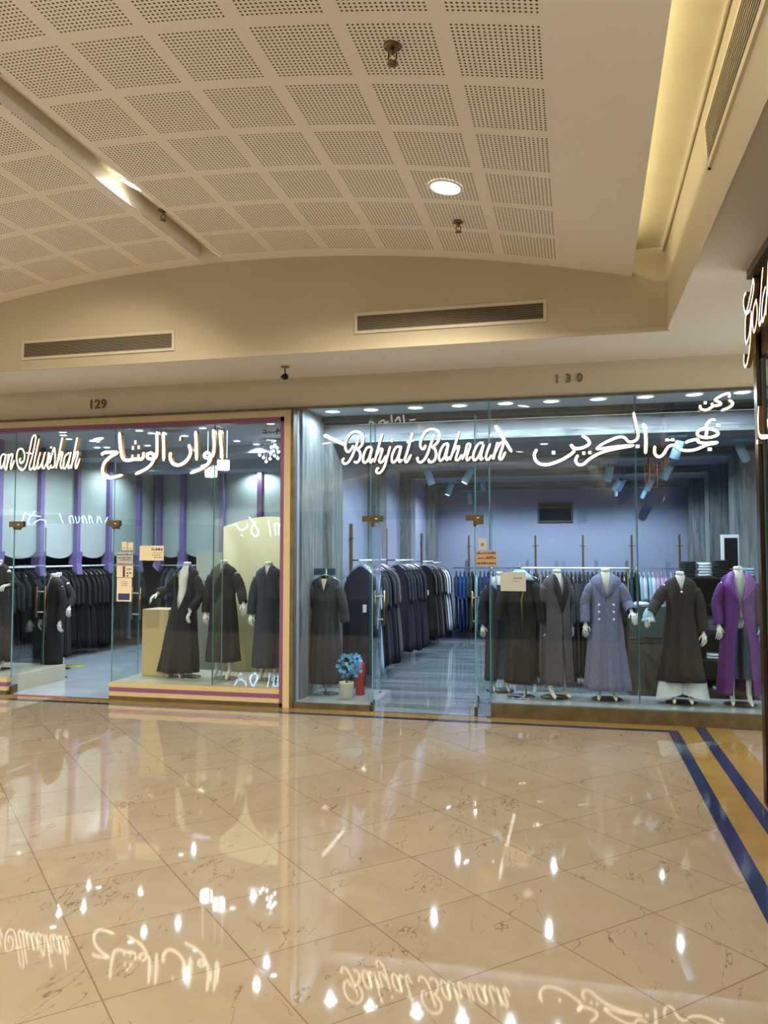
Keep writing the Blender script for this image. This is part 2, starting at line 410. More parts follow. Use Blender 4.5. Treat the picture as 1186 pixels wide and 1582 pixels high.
# white bulkhead panels with scalloped lower edge, between lilac posts
def scallop(name, p0, p1, ztop, zb, dep, nrm):
    """a panel from p0 to p1 (xy), lower edge sagging in the middle; nrm = xy thickness vector"""
    mb = MB(); n = 14; fr = []; 
    for i in range(n+1):
        t = i/n; x = p0[0]+(p1[0]-p0[0])*t; y = p0[1]+(p1[1]-p0[1])*t
        b = zb-dep*(1-(2*t-1)**2)**0.8 if 0 < t < 1 else zb
        bul = 0.07*(1-(2*t-1)**2)
        fr.append((x+nrm[0]*bul, y+nrm[1]*bul, b))
    lo = fr; up = [(a, b, ztop) for a, b, c in fr]
    bk = [(a-nrm[0]*0.05, b-nrm[1]*0.05, c) for a, b, c in lo]; bku = [(a, b, ztop) for a, b, c in bk]
    mb.rings([lo, up], closed=False, cap=False); mb.rings([bk, bku], closed=False, cap=False); mb.rings([lo, bk], closed=False, cap=False)
    return struct(mb.build(name, M_PANEL))
ys_post = [0.6, 1.5, 2.44, 3.39, 4.33, 5.34, 6.0]
XP = -8.2
k = 0
for i in range(len(ys_post)-1):
    scallop('wall_panel', (XP, ys_post[i]), (XP, ys_post[i+1]), 3.37, 1.78, 0.15, (1, 0))
YP = 6.0
xs_post = [onY(x, 735, YP).x for x in (250, 286, 346, 404)]
xs_all = [XP]+xs_post+[-4.6, X0-0.1]
for i in range(len(xs_all)-1):
    scallop('wall_panel', (xs_all[i], YP), (xs_all[i+1], YP), 3.37, 1.76, 0.13, (0, -1))
def lilac_post(x, y, m, dx, dy, i):
    mb = MB(); mb.box(x-0.045, x+0.045, y-0.045, y+0.045, 1.72, 3.37)
    # bent foot that swings out towards the rail
    a = 0.075
    mb.rings([[(x-a,y-a,1.74),(x+a,y-a,1.74),(x+a,y+a,1.74),(x-a,y+a,1.74)],
              [(x-a+dx*-.02,y-a+dy*-.02,1.55),(x+a+dx*-.02,y-a+dy*-.02,1.55),(x+a+dx*-.02,y+a+dy*-.02,1.55),(x-a+dx*-.02,y+a+dy*-.02,1.55)],
              [(x-a+dx*.04,y-a+dy*.04,1.46),(x+a*.6+dx*.04,y-a+dy*.04,1.36),(x+a*.6+dx*.04,y+a+dy*.04,1.36),(x-a+dx*.04,y+a+dy*.04,1.46)]], smooth=False)
    return struct(mb.build('trim_%d' % (10+i), m), None)
i = 0
for y in ys_post[1:-1]: lilac_post(XP+0.04, y, M_LILAC, 1, 0, i); i += 1
for x in xs_post: lilac_post(x, YP-0.07, M_LILAC if x < -6.6 else mat('plum_post', srgb(92, 62, 110), 0.5), 0, -1, i); i += 1
# raised display platform, right window of 129, and the small one left of its door
mb = MB(); mb.box(-5.33, X0-0.08, 0.03, 1.15, 0, 0.205); struct(mb.build('floor_display_left_shop', [mat('pale_stone', srgb(176,174,158), 0.35)]))
struct(MB().box(-9, -6.75, 0.03, 1.15, 0, 0.205).build('floor_display_far_left', mat('pale_stone', (0,0,0))))

# storefront frame of 129: cream outer, plum inner, plus striped plinth
XR = X0+0.02
def frame129():
    mb = MB()
    mb.box(XL, XR, -0.06, 0.06, 3.245, 3.32, 0); mb.box(XL, XR-0.075, -0.05, 0.05, 3.195, 3.245, 1)
    mb.box(XR-0.075, XR, -0.06, 0.06, 0.0, 3.245, 0); mb.box(XR-0.12, XR-0.075, -0.05, 0.05, 0.05, 3.245, 1)
    mb.box(XL, XR+0.02, -0.08, 0.06, 3.32, 3.345, 2)
    for a, b in ((-5.33, XR-0.12), (-9.0, -6.72)):
        mb.box(a, b, -0.05, 0.03, 0.0, 0.05, 2); mb.box(a, b, -0.045, 0.03, 0.05, 0.10, 0)
        mb.box(a, b, -0.045, 0.03, 0.10, 0.150, 1); mb.box(a, b, -0.045, 0.03, 0.150, 0.205, 0)
    return struct(mb.build('window_frame_left_shop', [M_CREAM, M_PURPLE, M_PLINTH]))
frame129()

def pane(name, x0, x1, z0, z1, y=0.0, t=0.012):
    """a sheet of glass facing the passage; the narrow edges show green-blue"""
    return struct(MB().box(x0, x1, y, y+t, z0, z1, mis=[1,1,0,1,0,1]).build(name, [M_GLASS, M_EDGE]))
g = 0.004
# 129: above and beside the door, and the window
pane('window_1', -9.0, -6.705, 0.205, 3.195); pane('window_2', -6.70, -5.335, 2.07, 3.195)
pane('window_3', -5.33, -4.05-g, 0.205, 3.195); pane('window_4', -4.05, XR-0.125, 0.205, 3.195)
# 130
pane('window_5', X0+0.06, -2.19-g, 0.06, ZT-0.004); pane('window_6', -2.185, -1.045, 2.08, ZT-0.004)
pane('window_7', -1.035, -0.89-g, 0.012, ZT-0.004); pane('window_8', -0.885, 0.60-g, 0.15, ZT-0.004); pane('window_9', 0.605, 2.35, 0.15, ZT-0.004)
# glass fins stiffening the joints (perpendicular sheets)
def fin(name, x, z0, z1, y0=0.013, y1=0.30):
    return struct(MB().box(x-0.006, x+0.006, y0, y1, z0, z1, mis=[1,1,1,0,1,0]).build(name, [M_GLASS, M_EDGE]))
fin('window_10', -2.188, 2.12, 3.2, 0.013, 0.22); fin('window_11', -1.04, 2.12, 3.2, 0.013, 0.2); fin('window_12', -0.888, 0.2, 3.32, 0.013, 0.2); fin('window_13', 0.602, 0.2, 3.32, 0.013, 0.2)
fin('window_14', -4.05, 0.22, 3.19, 0.013, 0.25)

# ------------------------------------------------------------------ shell of shop 130 (right)
YB = 8.5; XRR = 2.45
struct(MB().box(X0, XRR+0.2, YB, YB+0.1, 0, 3.4).build('wall_back', M_BACKWALL))
struct(MB().box(XRR, XRR+0.1, 0.1, YB, 0, 3.5).build('wall_right', M_BACKWALL))
struct(MB().box(X0+0.035, X0+0.06, 0.06, YB, 0, 3.5).build('wall_left_lining', M_BACKWALL))
struct(MB().quad((X0,0,0.003),(8,0,0.003),(8,YB,0.003),(X0,YB,0.003)).build('floor_right_shop', M_FL130))
struct(MB().box(X0, XRR+.2, 0.056, 1.0, 3.388, 3.5).build('ceiling_front', mat('pale_front_ceiling', srgb(168,184,198), 0.6)))
struct(MB().box(X0, XRR+.2, 1.0, YB, 3.17, 3.25).build('ceiling', M_SHOPCEIL))
def portal(y0, y1, wl, wr, zl, i, mv, mh):
    mb = MB(); mb.box(X0+0.06, wl, y0, y1, 0, 3.17); mb.box(wr, XRR, y0, y1, 0, 3.17); struct(mb.build('wall_pilaster', mv))
    struct(MB().box(wl-0.2, wr+0.2, y0+0.003, y1-0.003, zl, 3.30 if i == 0 else 3.17).build('ceiling_beam', mh))
portal(1.0, 1.45, -2.93, 2.08, 3.075, 0, M_WOODV, M_WOODH)
portal(3.2, 3.6, -2.86, 2.10, 3.05, 1, M_WOODV, M_WOODH)
portal(5.5, 5.9, -2.86, 2.12, 3.05, 2, M_WOODV, M_WOODH)
portal(8.0, 8.4, -2.86, 2.15, 3.02, 3, M_WOODV, M_WOODH)
struct(MB().box(X0+.06, XRR, 0.86, 0.90, 3.32, 3.40).box(X0+.06, XRR, 0.99, 1.0, 3.30, 3.42).build('ceiling_step', mat('dark_step', srgb(48,50,54), 0.6)))
struct(MB().box(X0+0.061, X0+0.09, 0.15, 0.95, 0, 3.4).build('wall_window_lining', M_WOODV))
# display platforms + plinth
mb = MB(); mb.box(X0+0.06, -2.19, 0.02, 1.0, 0, 0.065, 1); mb.box(X0+0.06, -2.19, -0.03, 0.02, 0, 0.06, 0)
mb.box(-0.885, XRR, 0.02, 0.78, 0, 0.15, 1); mb.box(-0.885, XRR, -0.03, 0.02, 0, 0.14, 0)
struct(mb.build('floor_display_right_shop', [M_PLINTH, M_SILL]))
mb = MB(); mb.box(X0+0.02, XRR, -0.02, 0.05, ZT-0.004, ZT+0.015); mb.box(X0+0.02, X0+0.055, -0.05, 0.06, 0, ZT)
struct(mb.build('trim_30', mat('weathered_trim', srgb(96,84,62), 0.5, noise_amt=0.3, noise_scale=8)))

# ------------------------------------------------------------------ corner shop on the right
YC = -2.50
mb = MB()
mb.box(X1+0.02, 6, -17, YC-0.02, 3.655, ZS+0.02, 0); struct(mb.build('wall_corner_fascia', M_FASCIA))
mb = MB(); mb.box(X1+0.03, X1+0.12, -17, YC-0.04, 3.05, 3.655); mb.box(X1+0.03, 6, YC-0.12, YC-0.04, 3.05, 3.655)
struct(mb.build('wall_corner_header', wood_mat('dark_walnut', srgb(34,22,14), srgb(74,50,30), False)))
mb = MB(); mb.box(X1-0.03, X1+0.04, -17, YC, 3.63, 3.69); struct(mb.build('trim_31', M_WOODD))
mb = MB(); mb.box(X1, X1+0.02, YC-0.09, YC, 0, 3.64); mb.box(X1+0.02, X1+0.045, YC-0.07, YC-0.02, 0, 3.6); mb.box(X1+0.045, X1+0.07, YC-0.05, YC, 0, 3.64)
struct(mb.build('trim_32', M_BRONZE))
struct(MB().box(X1+0.03, X1+0.042, -17, YC-0.09, 0.1, 3.05, mis=[1,1,1,0,1,0]).build('window_15', [M_GLASS, M_EDGE]))
struct(MB().box(X1+0.07, 6, YC-0.042, YC-0.03, 0.1, 3.05, mis=[1,1,0,1,0,1]).build('window_16', [M_GLASS, M_EDGE]))
mb = MB(); mb.box(X1+0.02, X1+0.08, -17, YC-0.02, 0, 0.1); mb.box(X1+0.02, 6, YC-0.06, YC, 0, 0.1); struct(mb.build('trim_33', M_BRONZE))
mb = MB(); mb.box(X1+1.6, X1+1.7, -17, YC-0.1, 0, 3.6); mb.quad((X1+.1,-17,3.2),(6,-17,3.2),(6,YC-.13,3.2),(X1+.1,YC-.13,3.2)); struct(mb.build('wall_corner_shop', mat('dark_interior', srgb(60,56,50), 0.7)))
# olive-gold panel hanging behind the corner glass, under the sign
tag(MB().box(X1+0.14, X1+0.16, -3.0, -2.62, 2.95, 3.3).build('hanging_banner', mat('olive_gold', srgb(150,128,46), 0.5)), 'olive gold banner behind the glass under the corner shop sign', 'banner')

# ================================================================== PASSAGE FITTINGS
def vent(name, x0, x1, z0, z1, label):
    t = empty(name, label, 'air vent', ((x0+x1)/2, YF, (z0+z1)/2), group='air vents above the shops')
    w, h = (x1-x0)/2, (z1-z0)/2; b = 0.028
    mb = MB(); mb.box(-w,w,-0.015,0,h-b,h); mb.box(-w,w,-0.015,0,-h,-h+b); mb.box(-w,-w+b,-0.015,0,-h+b,h-b); mb.box(w-b,w,-0.015,0,-h+b,h-b); mb.build('vent_frame', M_VENT, t)
    mb = MB(); mb.box(-w+b,w-b,-0.003,-0.001,-h+b,h-b); mb.build('vent_recess', M_DARK, t)
    mb = MB(); n = 9
    for i in range(n):
        z = -h+b+(2*(h-b))*(i+0.5)/n
        mb.add([(-w+b,-0.014,z-0.004),(w-b,-0.014,z-0.004),(w-b,-0.003,z+0.009),(-w+b,-0.003,z+0.009)], [(0,1,2,3)])
    mb.build('vent_slats', M_VENTSLAT, t)
    return t
vent('air_vent', -5.80, -3.99, 3.79, 4.0, 'long slotted air vent above the left shop number')
vent('air_vent', -2.07, -0.24, 3.835, 4.04, 'long slotted air vent above the right shop, nearer the corner')
t = empty('air_vent', 'tall narrow air vent on the side bulkhead at upper right', 'air vent', (0.80, -4.9, 4.17), group='air vents above the shops')
def facebox(y0, y1, z0, z1, d0, d1):
    v = []
    for d in (d0, d1):
        for (y, z) in ((y0,z0),(y1,z0),(y1,z1),(y0,z1)): v.append((xf(y,z)-d-0.80, y+4.9, z-4.17))
    return v
FB = [(0,1,2,3),(4,5,6,7),(0,1,5,4),(1,2,6,5),(2,3,7,6),(3,0,4,7)]
ya, yb, za, zb = -6.4, -3.50, 3.99, 4.27
mb = MB()
for q in ((ya,yb,za,za+.035),(ya,yb,zb-.03,zb),(ya,ya+.03,za,zb),(yb-.03,yb,za,zb)): mb.add(facebox(*q,-0.005,0.018), FB)
mb.build('vent_frame', M_VENT, t)
MB().add(facebox(ya+.03,yb-.03,za+.035,zb-.03,-0.002,0.005), FB).build('vent_recess', mat('vent_grey', srgb(120,110,95), 0.6), t)
mb = MB()
for i in range(9):
    z = za+.035+(zb-za-.065)*(i+.5)/9; mb.add(facebox(ya+.03,yb-.03,z-.004,z+.004,0.004,0.014), FB)
mb.build('vent_slats', M_VENTSLAT, t)

def downlight(x, y, z, r, label, group, em, housing, nrm=(0,0,-1), power=0, col=WARM, spread=None, name='downlight'):
    t = empty(name, label, 'ceiling light', (x, y, z), group=group)
    q = Vector(nrm).to_track_quat('-Z', 'Y'); t.rotation_euler = q.to_euler()
    MB().lathe([(r*1.18, 0.0), (r*1.18, -0.008), (r, -0.010), (r*0.96, -0.004)], n=24, cap=False).build('trim_ring', housing, t)
    MB().lathe([(r*0.98, -0.004), (r*0.6, -0.007), (0.001, -0.008)], n=24, cap=False).build('lens', em, t)
    if power:
        d = bpy.data.lights.new('downlight_lamp', 'SPOT'); d.energy = power; d.color = col; d.shadow_soft_size = r*0.3
        d.spot_size = spread or 2.6; d.spot_blend = 0.5
        lo = bpy.data.objects.new('downlight_lamp', d); C.objects.link(lo); lo.parent = t; lo.location = (0, 0, -0.03)
    return t
dl_lab = {0: 'glowing round downlight in the perforated vault over the right shop', 1: 'glowing downlight set in the groove between the vault halves'}
for i, (x, y) in enumerate(PASSAGE_LIGHTS):
    if i == 1:
        z = zv(-3.42)+0.17*(-3.42+3.50)/0.24-0.004
        downlight(-3.50, y, z, 0.095, dl_lab[1], 'passage downlights', E_DL_WARM, M_WHITE, nrm=(-0.45,0,-0.9), power=55, name='vault_downlight')
    else:
        s = -2*KV*(x-XV)
        downlight(x, y, zv(x)-0.002, 0.115, dl_lab.get(i, 'round passage downlight in the vault behind the viewer, %s of those out of frame' % ['','','first','second','third','fourth','fifth','sixth','seventh','eighth','ninth','tenth'][i]), 'passage downlights', E_DL_WARM, M_WHITE, nrm=(s,0,-1), power=88 if y == -6.6 else 150, name='vault_downlight')
# cove strip hidden on top of the vault lip
tag(MB().box(0.30, 0.36, -16, -1.5, 4.30, 4.315).build('cove_light_strip', emissive('warm_led', (1.0,0.92,0.68), 3.6)), 'warm light strip hidden in the ceiling cove at right', 'light strip')

def sprinkler(x, y, z, s=1.0):
    t = empty('sprinkler', 'chrome fire sprinkler', 'sprinkler', (x, y, z), group='fire sprinklers in the vault')
    MB().lathe([(0.03*s,0),(0.028*s,-0.008*s),(0.01*s,-0.012*s)], n=16).build('escutcheon', mat('worn_brass', srgb(110,96,70),0.35,metal=0.8), t)
    mb = MB(); mb.tube([(0,0,-0.01*s),(0,0,-0.03*s)],0.007*s); mb.tube([(0.012*s,0,-0.028*s),(0.014*s,0,-0.045*s),(0,0,-0.058*s)],0.003*s,6); mb.tube([(-0.012*s,0,-0.028*s),(-0.014*s,0,-0.045*s),(0,0,-0.058*s)],0.003*s,6)
    mb.build('frame_arms', MATS['worn_brass'], t)
    MB().lathe([(0.004*s,-0.056*s),(0.019*s,-0.06*s),(0.019*s,-0.062*s),(0.004*s,-0.066*s)], n=12).build('deflector', MATS['worn_brass'], t)
    return t
for (x, y, lab, s) in ((-0.945,-4.352,'chrome fire sprinkler in the topmost perforated row, above the shop downlight',1.7),(-0.925,-1.964,'chrome fire sprinkler just below the glowing vault downlight',1.5),(-3.50,-2.233,'chrome fire sprinkler in the groove just past the groove downlight',1.5),(-3.45,-4.40,'chrome fire sprinkler cut off at the left picture edge, in the groove',1.7)):
    z = zv(x) if x > -3.42 else zv(-3.42)+0.17*(-3.42-x)/0.24
    sprinkler(x, y, z, s)['label'] = lab
# small black camera hanging under the soffit
t = empty('security_camera', 'small black ball camera hanging from the soffit between the shop numbers', 'security camera', (-2.98, -0.56, ZS))
MB().lathe([(0.045,0),(0.045,-0.01),(0.02,-0.016)], n=16).build('mount_plate', mat('grey_plate', srgb(110,100,80),0.5), t)
MB().tube([(0,0,-0.01),(-0.004,0,-0.05),(0.004,0,-0.085)],0.007).build('stem', M_BLACK, t)
mb = MB(); mb.lathe([(0.004,-0.078),(0.028,-0.086),(0.036,-0.11),(0.030,-0.135),(0.004,-0.146)], n=16); b = mb.build('camera_ball', M_BLACK, t)
MB().lathe([(0.014,0.0),(0.016,-0.012),(0.009,-0.014)], (-0.02,-0.025,-0.118), 12, axis='y').build('camera_lens', M_BLKMET, b)
# unit numbers (raised numerals on the fascia) and small screws
def numerals(name, txt, p, size, sp, m, label):
    t = empty(name, label, 'number sign', p)
    x = 0
    for ch in txt:
        cu = bpy.data.curves.new('numeral', 'FONT'); cu.body = ch; cu.size = size; cu.extrude = 0.006; cu.offset = 0.003
        cu.materials.append(m); o = bpy.data.objects.new('numeral', cu); C.objects.link(o); o.parent = t
        bpy.context.view_layer.update(); me = bpy.data.meshes.new_from_object(o.evaluated_get(bpy.context.evaluated_depsgraph_get())); bpy.data.objects.remove(o)
        o = bpy.data.objects.new('numeral', me); C.objects.link(o); o.parent = t
        o.rotation_euler = (PI/2, 0, 0); o.location = (x, -0.006, 0); x += sp
    return t
numerals('unit_number', '129', (-5.70, 0.0, 3.45), 0.155, 0.083, mat('brown_numeral', srgb(92,74,54),0.6), 'raised brown unit number 129 above the left shop')
numerals('unit_number', '130', (-0.205, 0.0, 3.49), 0.125, 0.115, mat('faded_numeral', srgb(112,100,76),0.7), 'faded unit number 130 above the right shop')

# ================================================================== SIGNS
def sign(name, label, crops, mats=(E_LETTER, M_LETTERSIDE), y=-0.075, th=0.045, part='letter', plane='Y', flip=False, cat='shop sign'):
    """crops = list of (ox, oy, scale, [ (width, [letter = list of strokes]) ... ]); strokes are traced on the plane of the sign"""
    first = None; t = None; objs = []
    for (ox, oy, sc, letters) in crops:
        for (wd_, strokes) in letters:
            mb = MB()
            for st in strokes:
                w2 = wd_
                if isinstance(st, tuple) and isinstance(st[0], (int, float)): w2 = st[0]; st = st[1]
                P = []
                if len(st) == 2 and flip: st = [st[0], ((st[0][0]+st[1][0])/2, (st[0][1]+st[1][1])/2), st[1]]
                for (px, py) in st:
                    X, Y = ox+px/sc, oy+py/sc
                    if plane == 'Y': q = onY(X, Y, y); 
                    else: q = onX(X, Y, y)
                    if flip: q = Vector((q.x, -q.y, q.z))
                    P.append(q)
                if first is None: first = P[0].copy(); t = empty(name, label, cat, first)
                ww = w2/sc*(8.7/FPX)*(1.0 if not flip else 25.0/8.7)*0.43
                if plane == 'X': ww = w2/sc*(6.0/FPX)*0.5*1.6
                Q = catmull([p-first for p in P], 5) if len(P) > 2 else [p-first for p in P]
                if plane == 'Y': ax = Vector((0, 1, 0))
                else: ax = Vector((1, 0, 0))
                if flip: ax = Vector((0,-1,0))
                fr_l, fr_r = [], []
                n = len(Q)
                for i, p in enumerate(Q):
                    d = (Q[min(i+1, n-1)]-Q[max(i-1, 0)]).normalized(); s_ = d.cross(ax).normalized()
                    e = 1.0
                    if n > 3 and (i == 0 or i == n-1): e = 0.55
                    fr_l.append(p+s_*ww*e); fr_r.append(p-s_*ww*e)
                bk_l = [p+ax*th for p in fr_l]; bk_r = [p+ax*th for p in fr_r]
                m0 = len(mb.v)
                mb.rings([fr_l, fr_r], 0, False, False, False)
                mb.rings([bk_l, bk_r], 1, False, False, False)
                mb.rings([fr_l, bk_l], 1, False, False, False); mb.rings([fr_r, bk_r], 1, False, False, False)
                for e in (0, n-1): mb.quad(fr_l[e], fr_r[e], bk_r[e], bk_l[e], 1)
            # keep normals as built
            me = bpy.data.meshes.new(part); me.from_pydata(mb.v, [], mb.f); me.update()
            for m in mats: me.materials.append(m)
            me.polygons.foreach_set('material_index', mb.mi)
            o = bpy.data.objects.new(part, me); C.objects.link(o); o.parent = t
    return t
def dot(x, y, r=1): return [(x-r, y), (x+r, y)]
A = (520, 640, 7.4125, [
 (30, [[(190,355),(165,400),(130,432),(100,395),(105,310),(150,230),(215,198),(275,215),(302,270),(292,340),(255,385),(215,400)], [(235,395),(265,440),(268,500),(235,550),(195,542)], [(250,275),(215,380),(175,480),(130,550),(85,565),(65,530),(85,500)]]),
 (28, [[(405,378),(350,380),(312,450),(300,530),(325,553),(365,510),(405,385),(378,500),(388,553),(418,505)]]),
 (28, [[(525,222),(490,330),(430,552)], [(450,480),(495,400),(522,405),(500,480),(485,540),(520,545),(565,470)]]),
 (28, [[(612,365),(580,480),(540,610),(490,672),(455,660),(462,625),(485,615)], (38, dot(630,302,12))]),
 (28, [[(732,368),(680,378),(640,450),(630,530),(655,550),(700,490),(737,370),(710,490),(718,545),(750,515)]]),
 (30, [[(866,210),(840,310),(800,450),(778,520),(802,545),(852,460)], (22, [(800,322),(880,300)])])])
B = (640, 640, 7.4125, [
 (30, [[(125,350),(112,393),(85,393),(65,350),(85,270),(140,190),(210,170),(270,195),(287,250),(270,310),(225,360),(195,375)], [(205,378),(240,410),(247,480),(220,535),(170,545),(160,510)], [(225,235),(188,340),(150,450),(112,520),(70,550),(37,530),(35,488)]]),
 (28, [[(387,330),(335,352),(297,420),(280,500),(302,530),(345,480),(388,340),(362,480),(372,523),(400,485)]]),
 (28, [[(513,195),(480,300),(408,525)], [(430,450),(480,378),(510,372),(490,450),(473,515),(505,520),(545,460)]]),
 (26, [[(545,520),(580,440),(605,345),(640,350),(612,440),(595,505),(612,525),(645,485)]]),
 (28, [[(792,325),(735,337),(690,410),(670,490),(690,525),(735,480),(792,345),(765,450),(760,518),(788,495)]]),
 (28, [[(868,335),(832,430),(818,500),(843,520),(885,465)], (38, dot(878,242,10))]),
 (30, [[(952,320),(900,515)], [(918,450),(975,340),(1020,325),(990,430),(972,500),(1000,510),(1042,430)]])])
sign('lettering_sign', 'lit cream script letters reading Bahjat Bahrain on the right shop glass', [A, B])
Cc = (810, 620, 5.93, [
 (30, [[(112,438),(90,490),(105,545),(150,575),(220,578),(320,545),(410,495),(455,452),(440,420),(422,395)], (36, dot(265,470,15))]),
 (30, [[(422,395),(460,430),(530,425),(592,390),(575,345),(525,312)], (30, dot(543,475,14)), (30, dot(597,470,14))]),
 (28, [[(490,490),(468,540),(490,578),(540,575),(600,525),(700,470),(830,435),(1000,405)]]),
 (26, [[(655,438),(700,400),(770,362),(860,328),(915,332),(955,370),(1010,362),(1040,320),(1025,230),(998,100)], (24, [(655,440),(760,425),(880,410),(1005,402)]), (32, dot(1035,412,16))]),
 (32, [[(1085,205),(1108,300),(1112,380),(1108,480)], (24, [(1085,205),(1120,250)])])])
Dd = (980, 590, 6.589, [
 (26, [[(958,182),(1000,215),(970,255),(880,292)]]),
 (26, [[(965,160),(960,118),(900,132),(820,182),(872,210),(870,232),(800,245)]]),
 (26, [[(800,245),(785,215)], [(800,245),(765,270),(720,287),(675,272),(665,235)], (30, dot(720,212,14))]),
 (30, [[(825,388),(775,390),(735,430),(745,470),(825,497),(850,530),(800,557),(720,567),(645,545),(645,505),(695,478),(735,480),(725,560)], (34, dot(850,445,20))]),
 (30, [[(515,620),(560,600),(640,585),(650,612),(720,622),(850,612)], [(850,618),(740,640),(620,688),(520,698),(450,680),(400,640)], (34, dot(765,685,20))]),
 (30, [[(400,640),(350,655),(315,700),(285,745),(240,762),(205,725),(205,650)], (30, dot(330,590,16)), (30, dot(387,588,16))])])
sign('lettering_sign', 'lit cream Arabic letters at the right end of the right shop glass', [Cc, Dd])
F_ = (140, 650, 5.39, [
 (34, [[(88,285),(115,265),(165,262),(222,265),(165,300),(115,350),(98,410),(112,450),(160,475),(265,452)]]),
 (34, [[(240,95),(245,200),(262,300),(300,330),(365,320),(430,315),(441,262)], (22, [(345,322),(348,285)]), (22, [(395,320),(398,280)]), (38, dot(352,226,8)), (38, dot(400,221,8)), (38, dot(372,180,8))]),
 (32, [[(510,320),(475,310),(472,285),(498,268),(522,290),(518,340),(470,395),(370,446)]]),
 (34, [[(550,90),(552,200),(548,290),(515,328)]]), (34, [[(603,95),(607,200),(608,335)]]),
 (34, [[(665,262),(662,315),(690,360),(740,368),(800,330),(832,265),(816,195)], (42, dot(745,150,6))]),
 (34, [[(873,85),(878,200),(882,330)]]),
 (32, [[(990,310),(955,305),(945,285),(970,265),(998,290),(990,340),(930,395),(828,437)]]),
 (34, [[(1020,72),(1028,200),(1018,285),(990,300)]]), (34, [[(1074,78),(1085,200),(1095,320)]])])
sign('lettering_sign', 'lit cream Arabic letters on the left shop window glass', [F_], y=-0.09, th=0.06)
E_ = (0, 650, 8.47, [
 (28, [[(62,435),(22,455),(0,560),(18,622),(55,540),(78,440),(58,560),(68,635),(98,590)]]),
 (28, [[(112,435),(82,645)], [(95,570),(130,455),(165,445),(142,560),(142,635),(190,515)]]),
 (26, [[(275,490),(255,512),(270,555),(310,528),(322,440),(290,370),(240,382),(218,470),(230,580),(280,645),(335,600),(380,430),(420,235),(455,188),(467,235),(430,430),(385,600),(400,640),(440,600)], (20, [(342,420),(425,432)])]),
 (28, [[(512,235),(470,430),(440,600),(460,635),(500,550)]]),
 (26, [[(528,410),(490,560),(500,625),(550,550),(590,412),(552,570),(570,625),(615,540),(635,410)]]),
 (26, [[(655,420),(622,590),(640,630),(672,575)], (30, dot(669,348,10))]),
 (26, [[(650,560),(708,350),(720,500),(708,600),(660,612)]]),
 (30, [[(815,220),(735,622)], (26, [(758,540),(800,420),(820,428),(790,570),(805,622),(842,560)])]),
 (26, [[(905,415),(850,470),(828,590),(850,625),(895,530),(928,410),(895,570),(900,622),(932,575)]]),
 (30, [[(1010,220),(930,622)], (26, [(955,540),(1000,415),(1022,430),(985,570),(998,620),(1045,490)])])])
sign('lettering_sign', 'lit cream script letters reading an Alwishah at the left picture edge', [E_], y=-0.09, th=0.06)
G_ = (1130, 370, 7.91, [
 (22, [[(175,650),(150,700),(145,800),(165,895),(192,840),(240,620),(258,490),(272,560),(250,720),(215,870),(175,920),(165,1050),(165,1200),(180,1265),(215,1150),(240,880),(235,1100),(215,1350),(190,1500),(165,1555),(147,1500),(150,1400)]]),
 (22, [[(300,730),(265,850),(255,1030),(270,1130),(295,1050),(312,900),(300,730)]]),
 (22, [[(380,340),(362,560),(335,960),(342,1045),(372,940)]]),
 (22, [[(412,575),(382,700),(365,900),(377,1000),(402,900),(440,600)], [(450,240),(415,925)]])])
sign('lettering_sign', 'lit script letters reading Gold along the top of the corner shop', [G_], y=1.17, th=0.03, plane='X')
G2 = (1086, 360, 3.96, [(14, [[(338,1060),(335,1150),(345,1240),(400,1245)], (14, dot(330,1278,5))])])
sign('lettering_sign', 'single lit Arabic letter on the corner shop glass at the right edge', [G2], y=1.17, th=0.03, plane='X')
# small black print on the left window
sign('window_print', 'small black Arabic print in the top corner of the left window', [(160,640,3.953,[(7,[[(968,112),(985,115),(990,98),(972,96)],[(985,115),(1000,113),(1010,105),(1018,113),(1028,105),(1036,112),(1046,104)],[(1046,104),(1062,104),(1066,92),(1056,92),(1060,112),(1050,120)],[(1062,104),(1084,96),(1080,88)]])])], mats=(M_INK,M_INK), y=-0.004, th=0.003, part='print', cat='window lettering')
sign('window_print', 'faint white lettering printed above the script sign on the right shop', [(440,580,3.12,[(9,[[(405,232),(412,222),(430,230)]]),(9,[[(450,228),(475,215),(480,226),(500,222)]]),(9,[[(512,190),(516,226)]]),(9,[[(530,222),(548,200),(556,226)]]),(9,[[(570,190),(575,226)]]),(9,[[(600,216),(628,212)]])])], mats=(M_WHITE,M_WHITE), y=-0.004, th=0.003, part='print', cat='window lettering')
# the sign of the shop across the passage: seen mirrored in the glass
K_ = (0, 780, 6.589, [
 (14, [[(1060,195),(1095,110),(1070,62),(1000,45),(935,42)],[(985,50),(1040,195)],[(930,60),(990,120),(985,195)]]),
 (12, [[(905,62),(945,195)],[(930,130),(900,112),(915,195)]]), (12, [[(860,112),(830,125),(850,190),(880,180),(858,112)],[(835,112),(850,195)]]),
 (12, [[(800,110),(805,160),(780,190)],[(765,110),(780,190),(790,205)]]), (12, [[(735,112),(700,125),(720,190),(750,180),(735,112)],[(700,112),(720,195)]]), (12, [[(598,65),(640,195),(650,190)]]),
 (14, [[(375,45),(300,130),(290,190),(330,195),(400,150),(455,160),(465,205)],[(250,75),(300,100),(420,120)],[(250,75),(225,165)]])])
J_ = (160, 780, 3.953, [(10, [[(1005,95),(1020,190)]]),(10,[[(1040,110),(1050,185)],[(1045,120),(1065,115),(1070,185)],[(1075,115),(1095,185)]]),
 (12, [[(885,70),(930,130),(945,175),(920,190),(900,150),(930,100)],[(795,95),(830,150),(870,140),(880,110)],[(835,180),(848,188)]])])
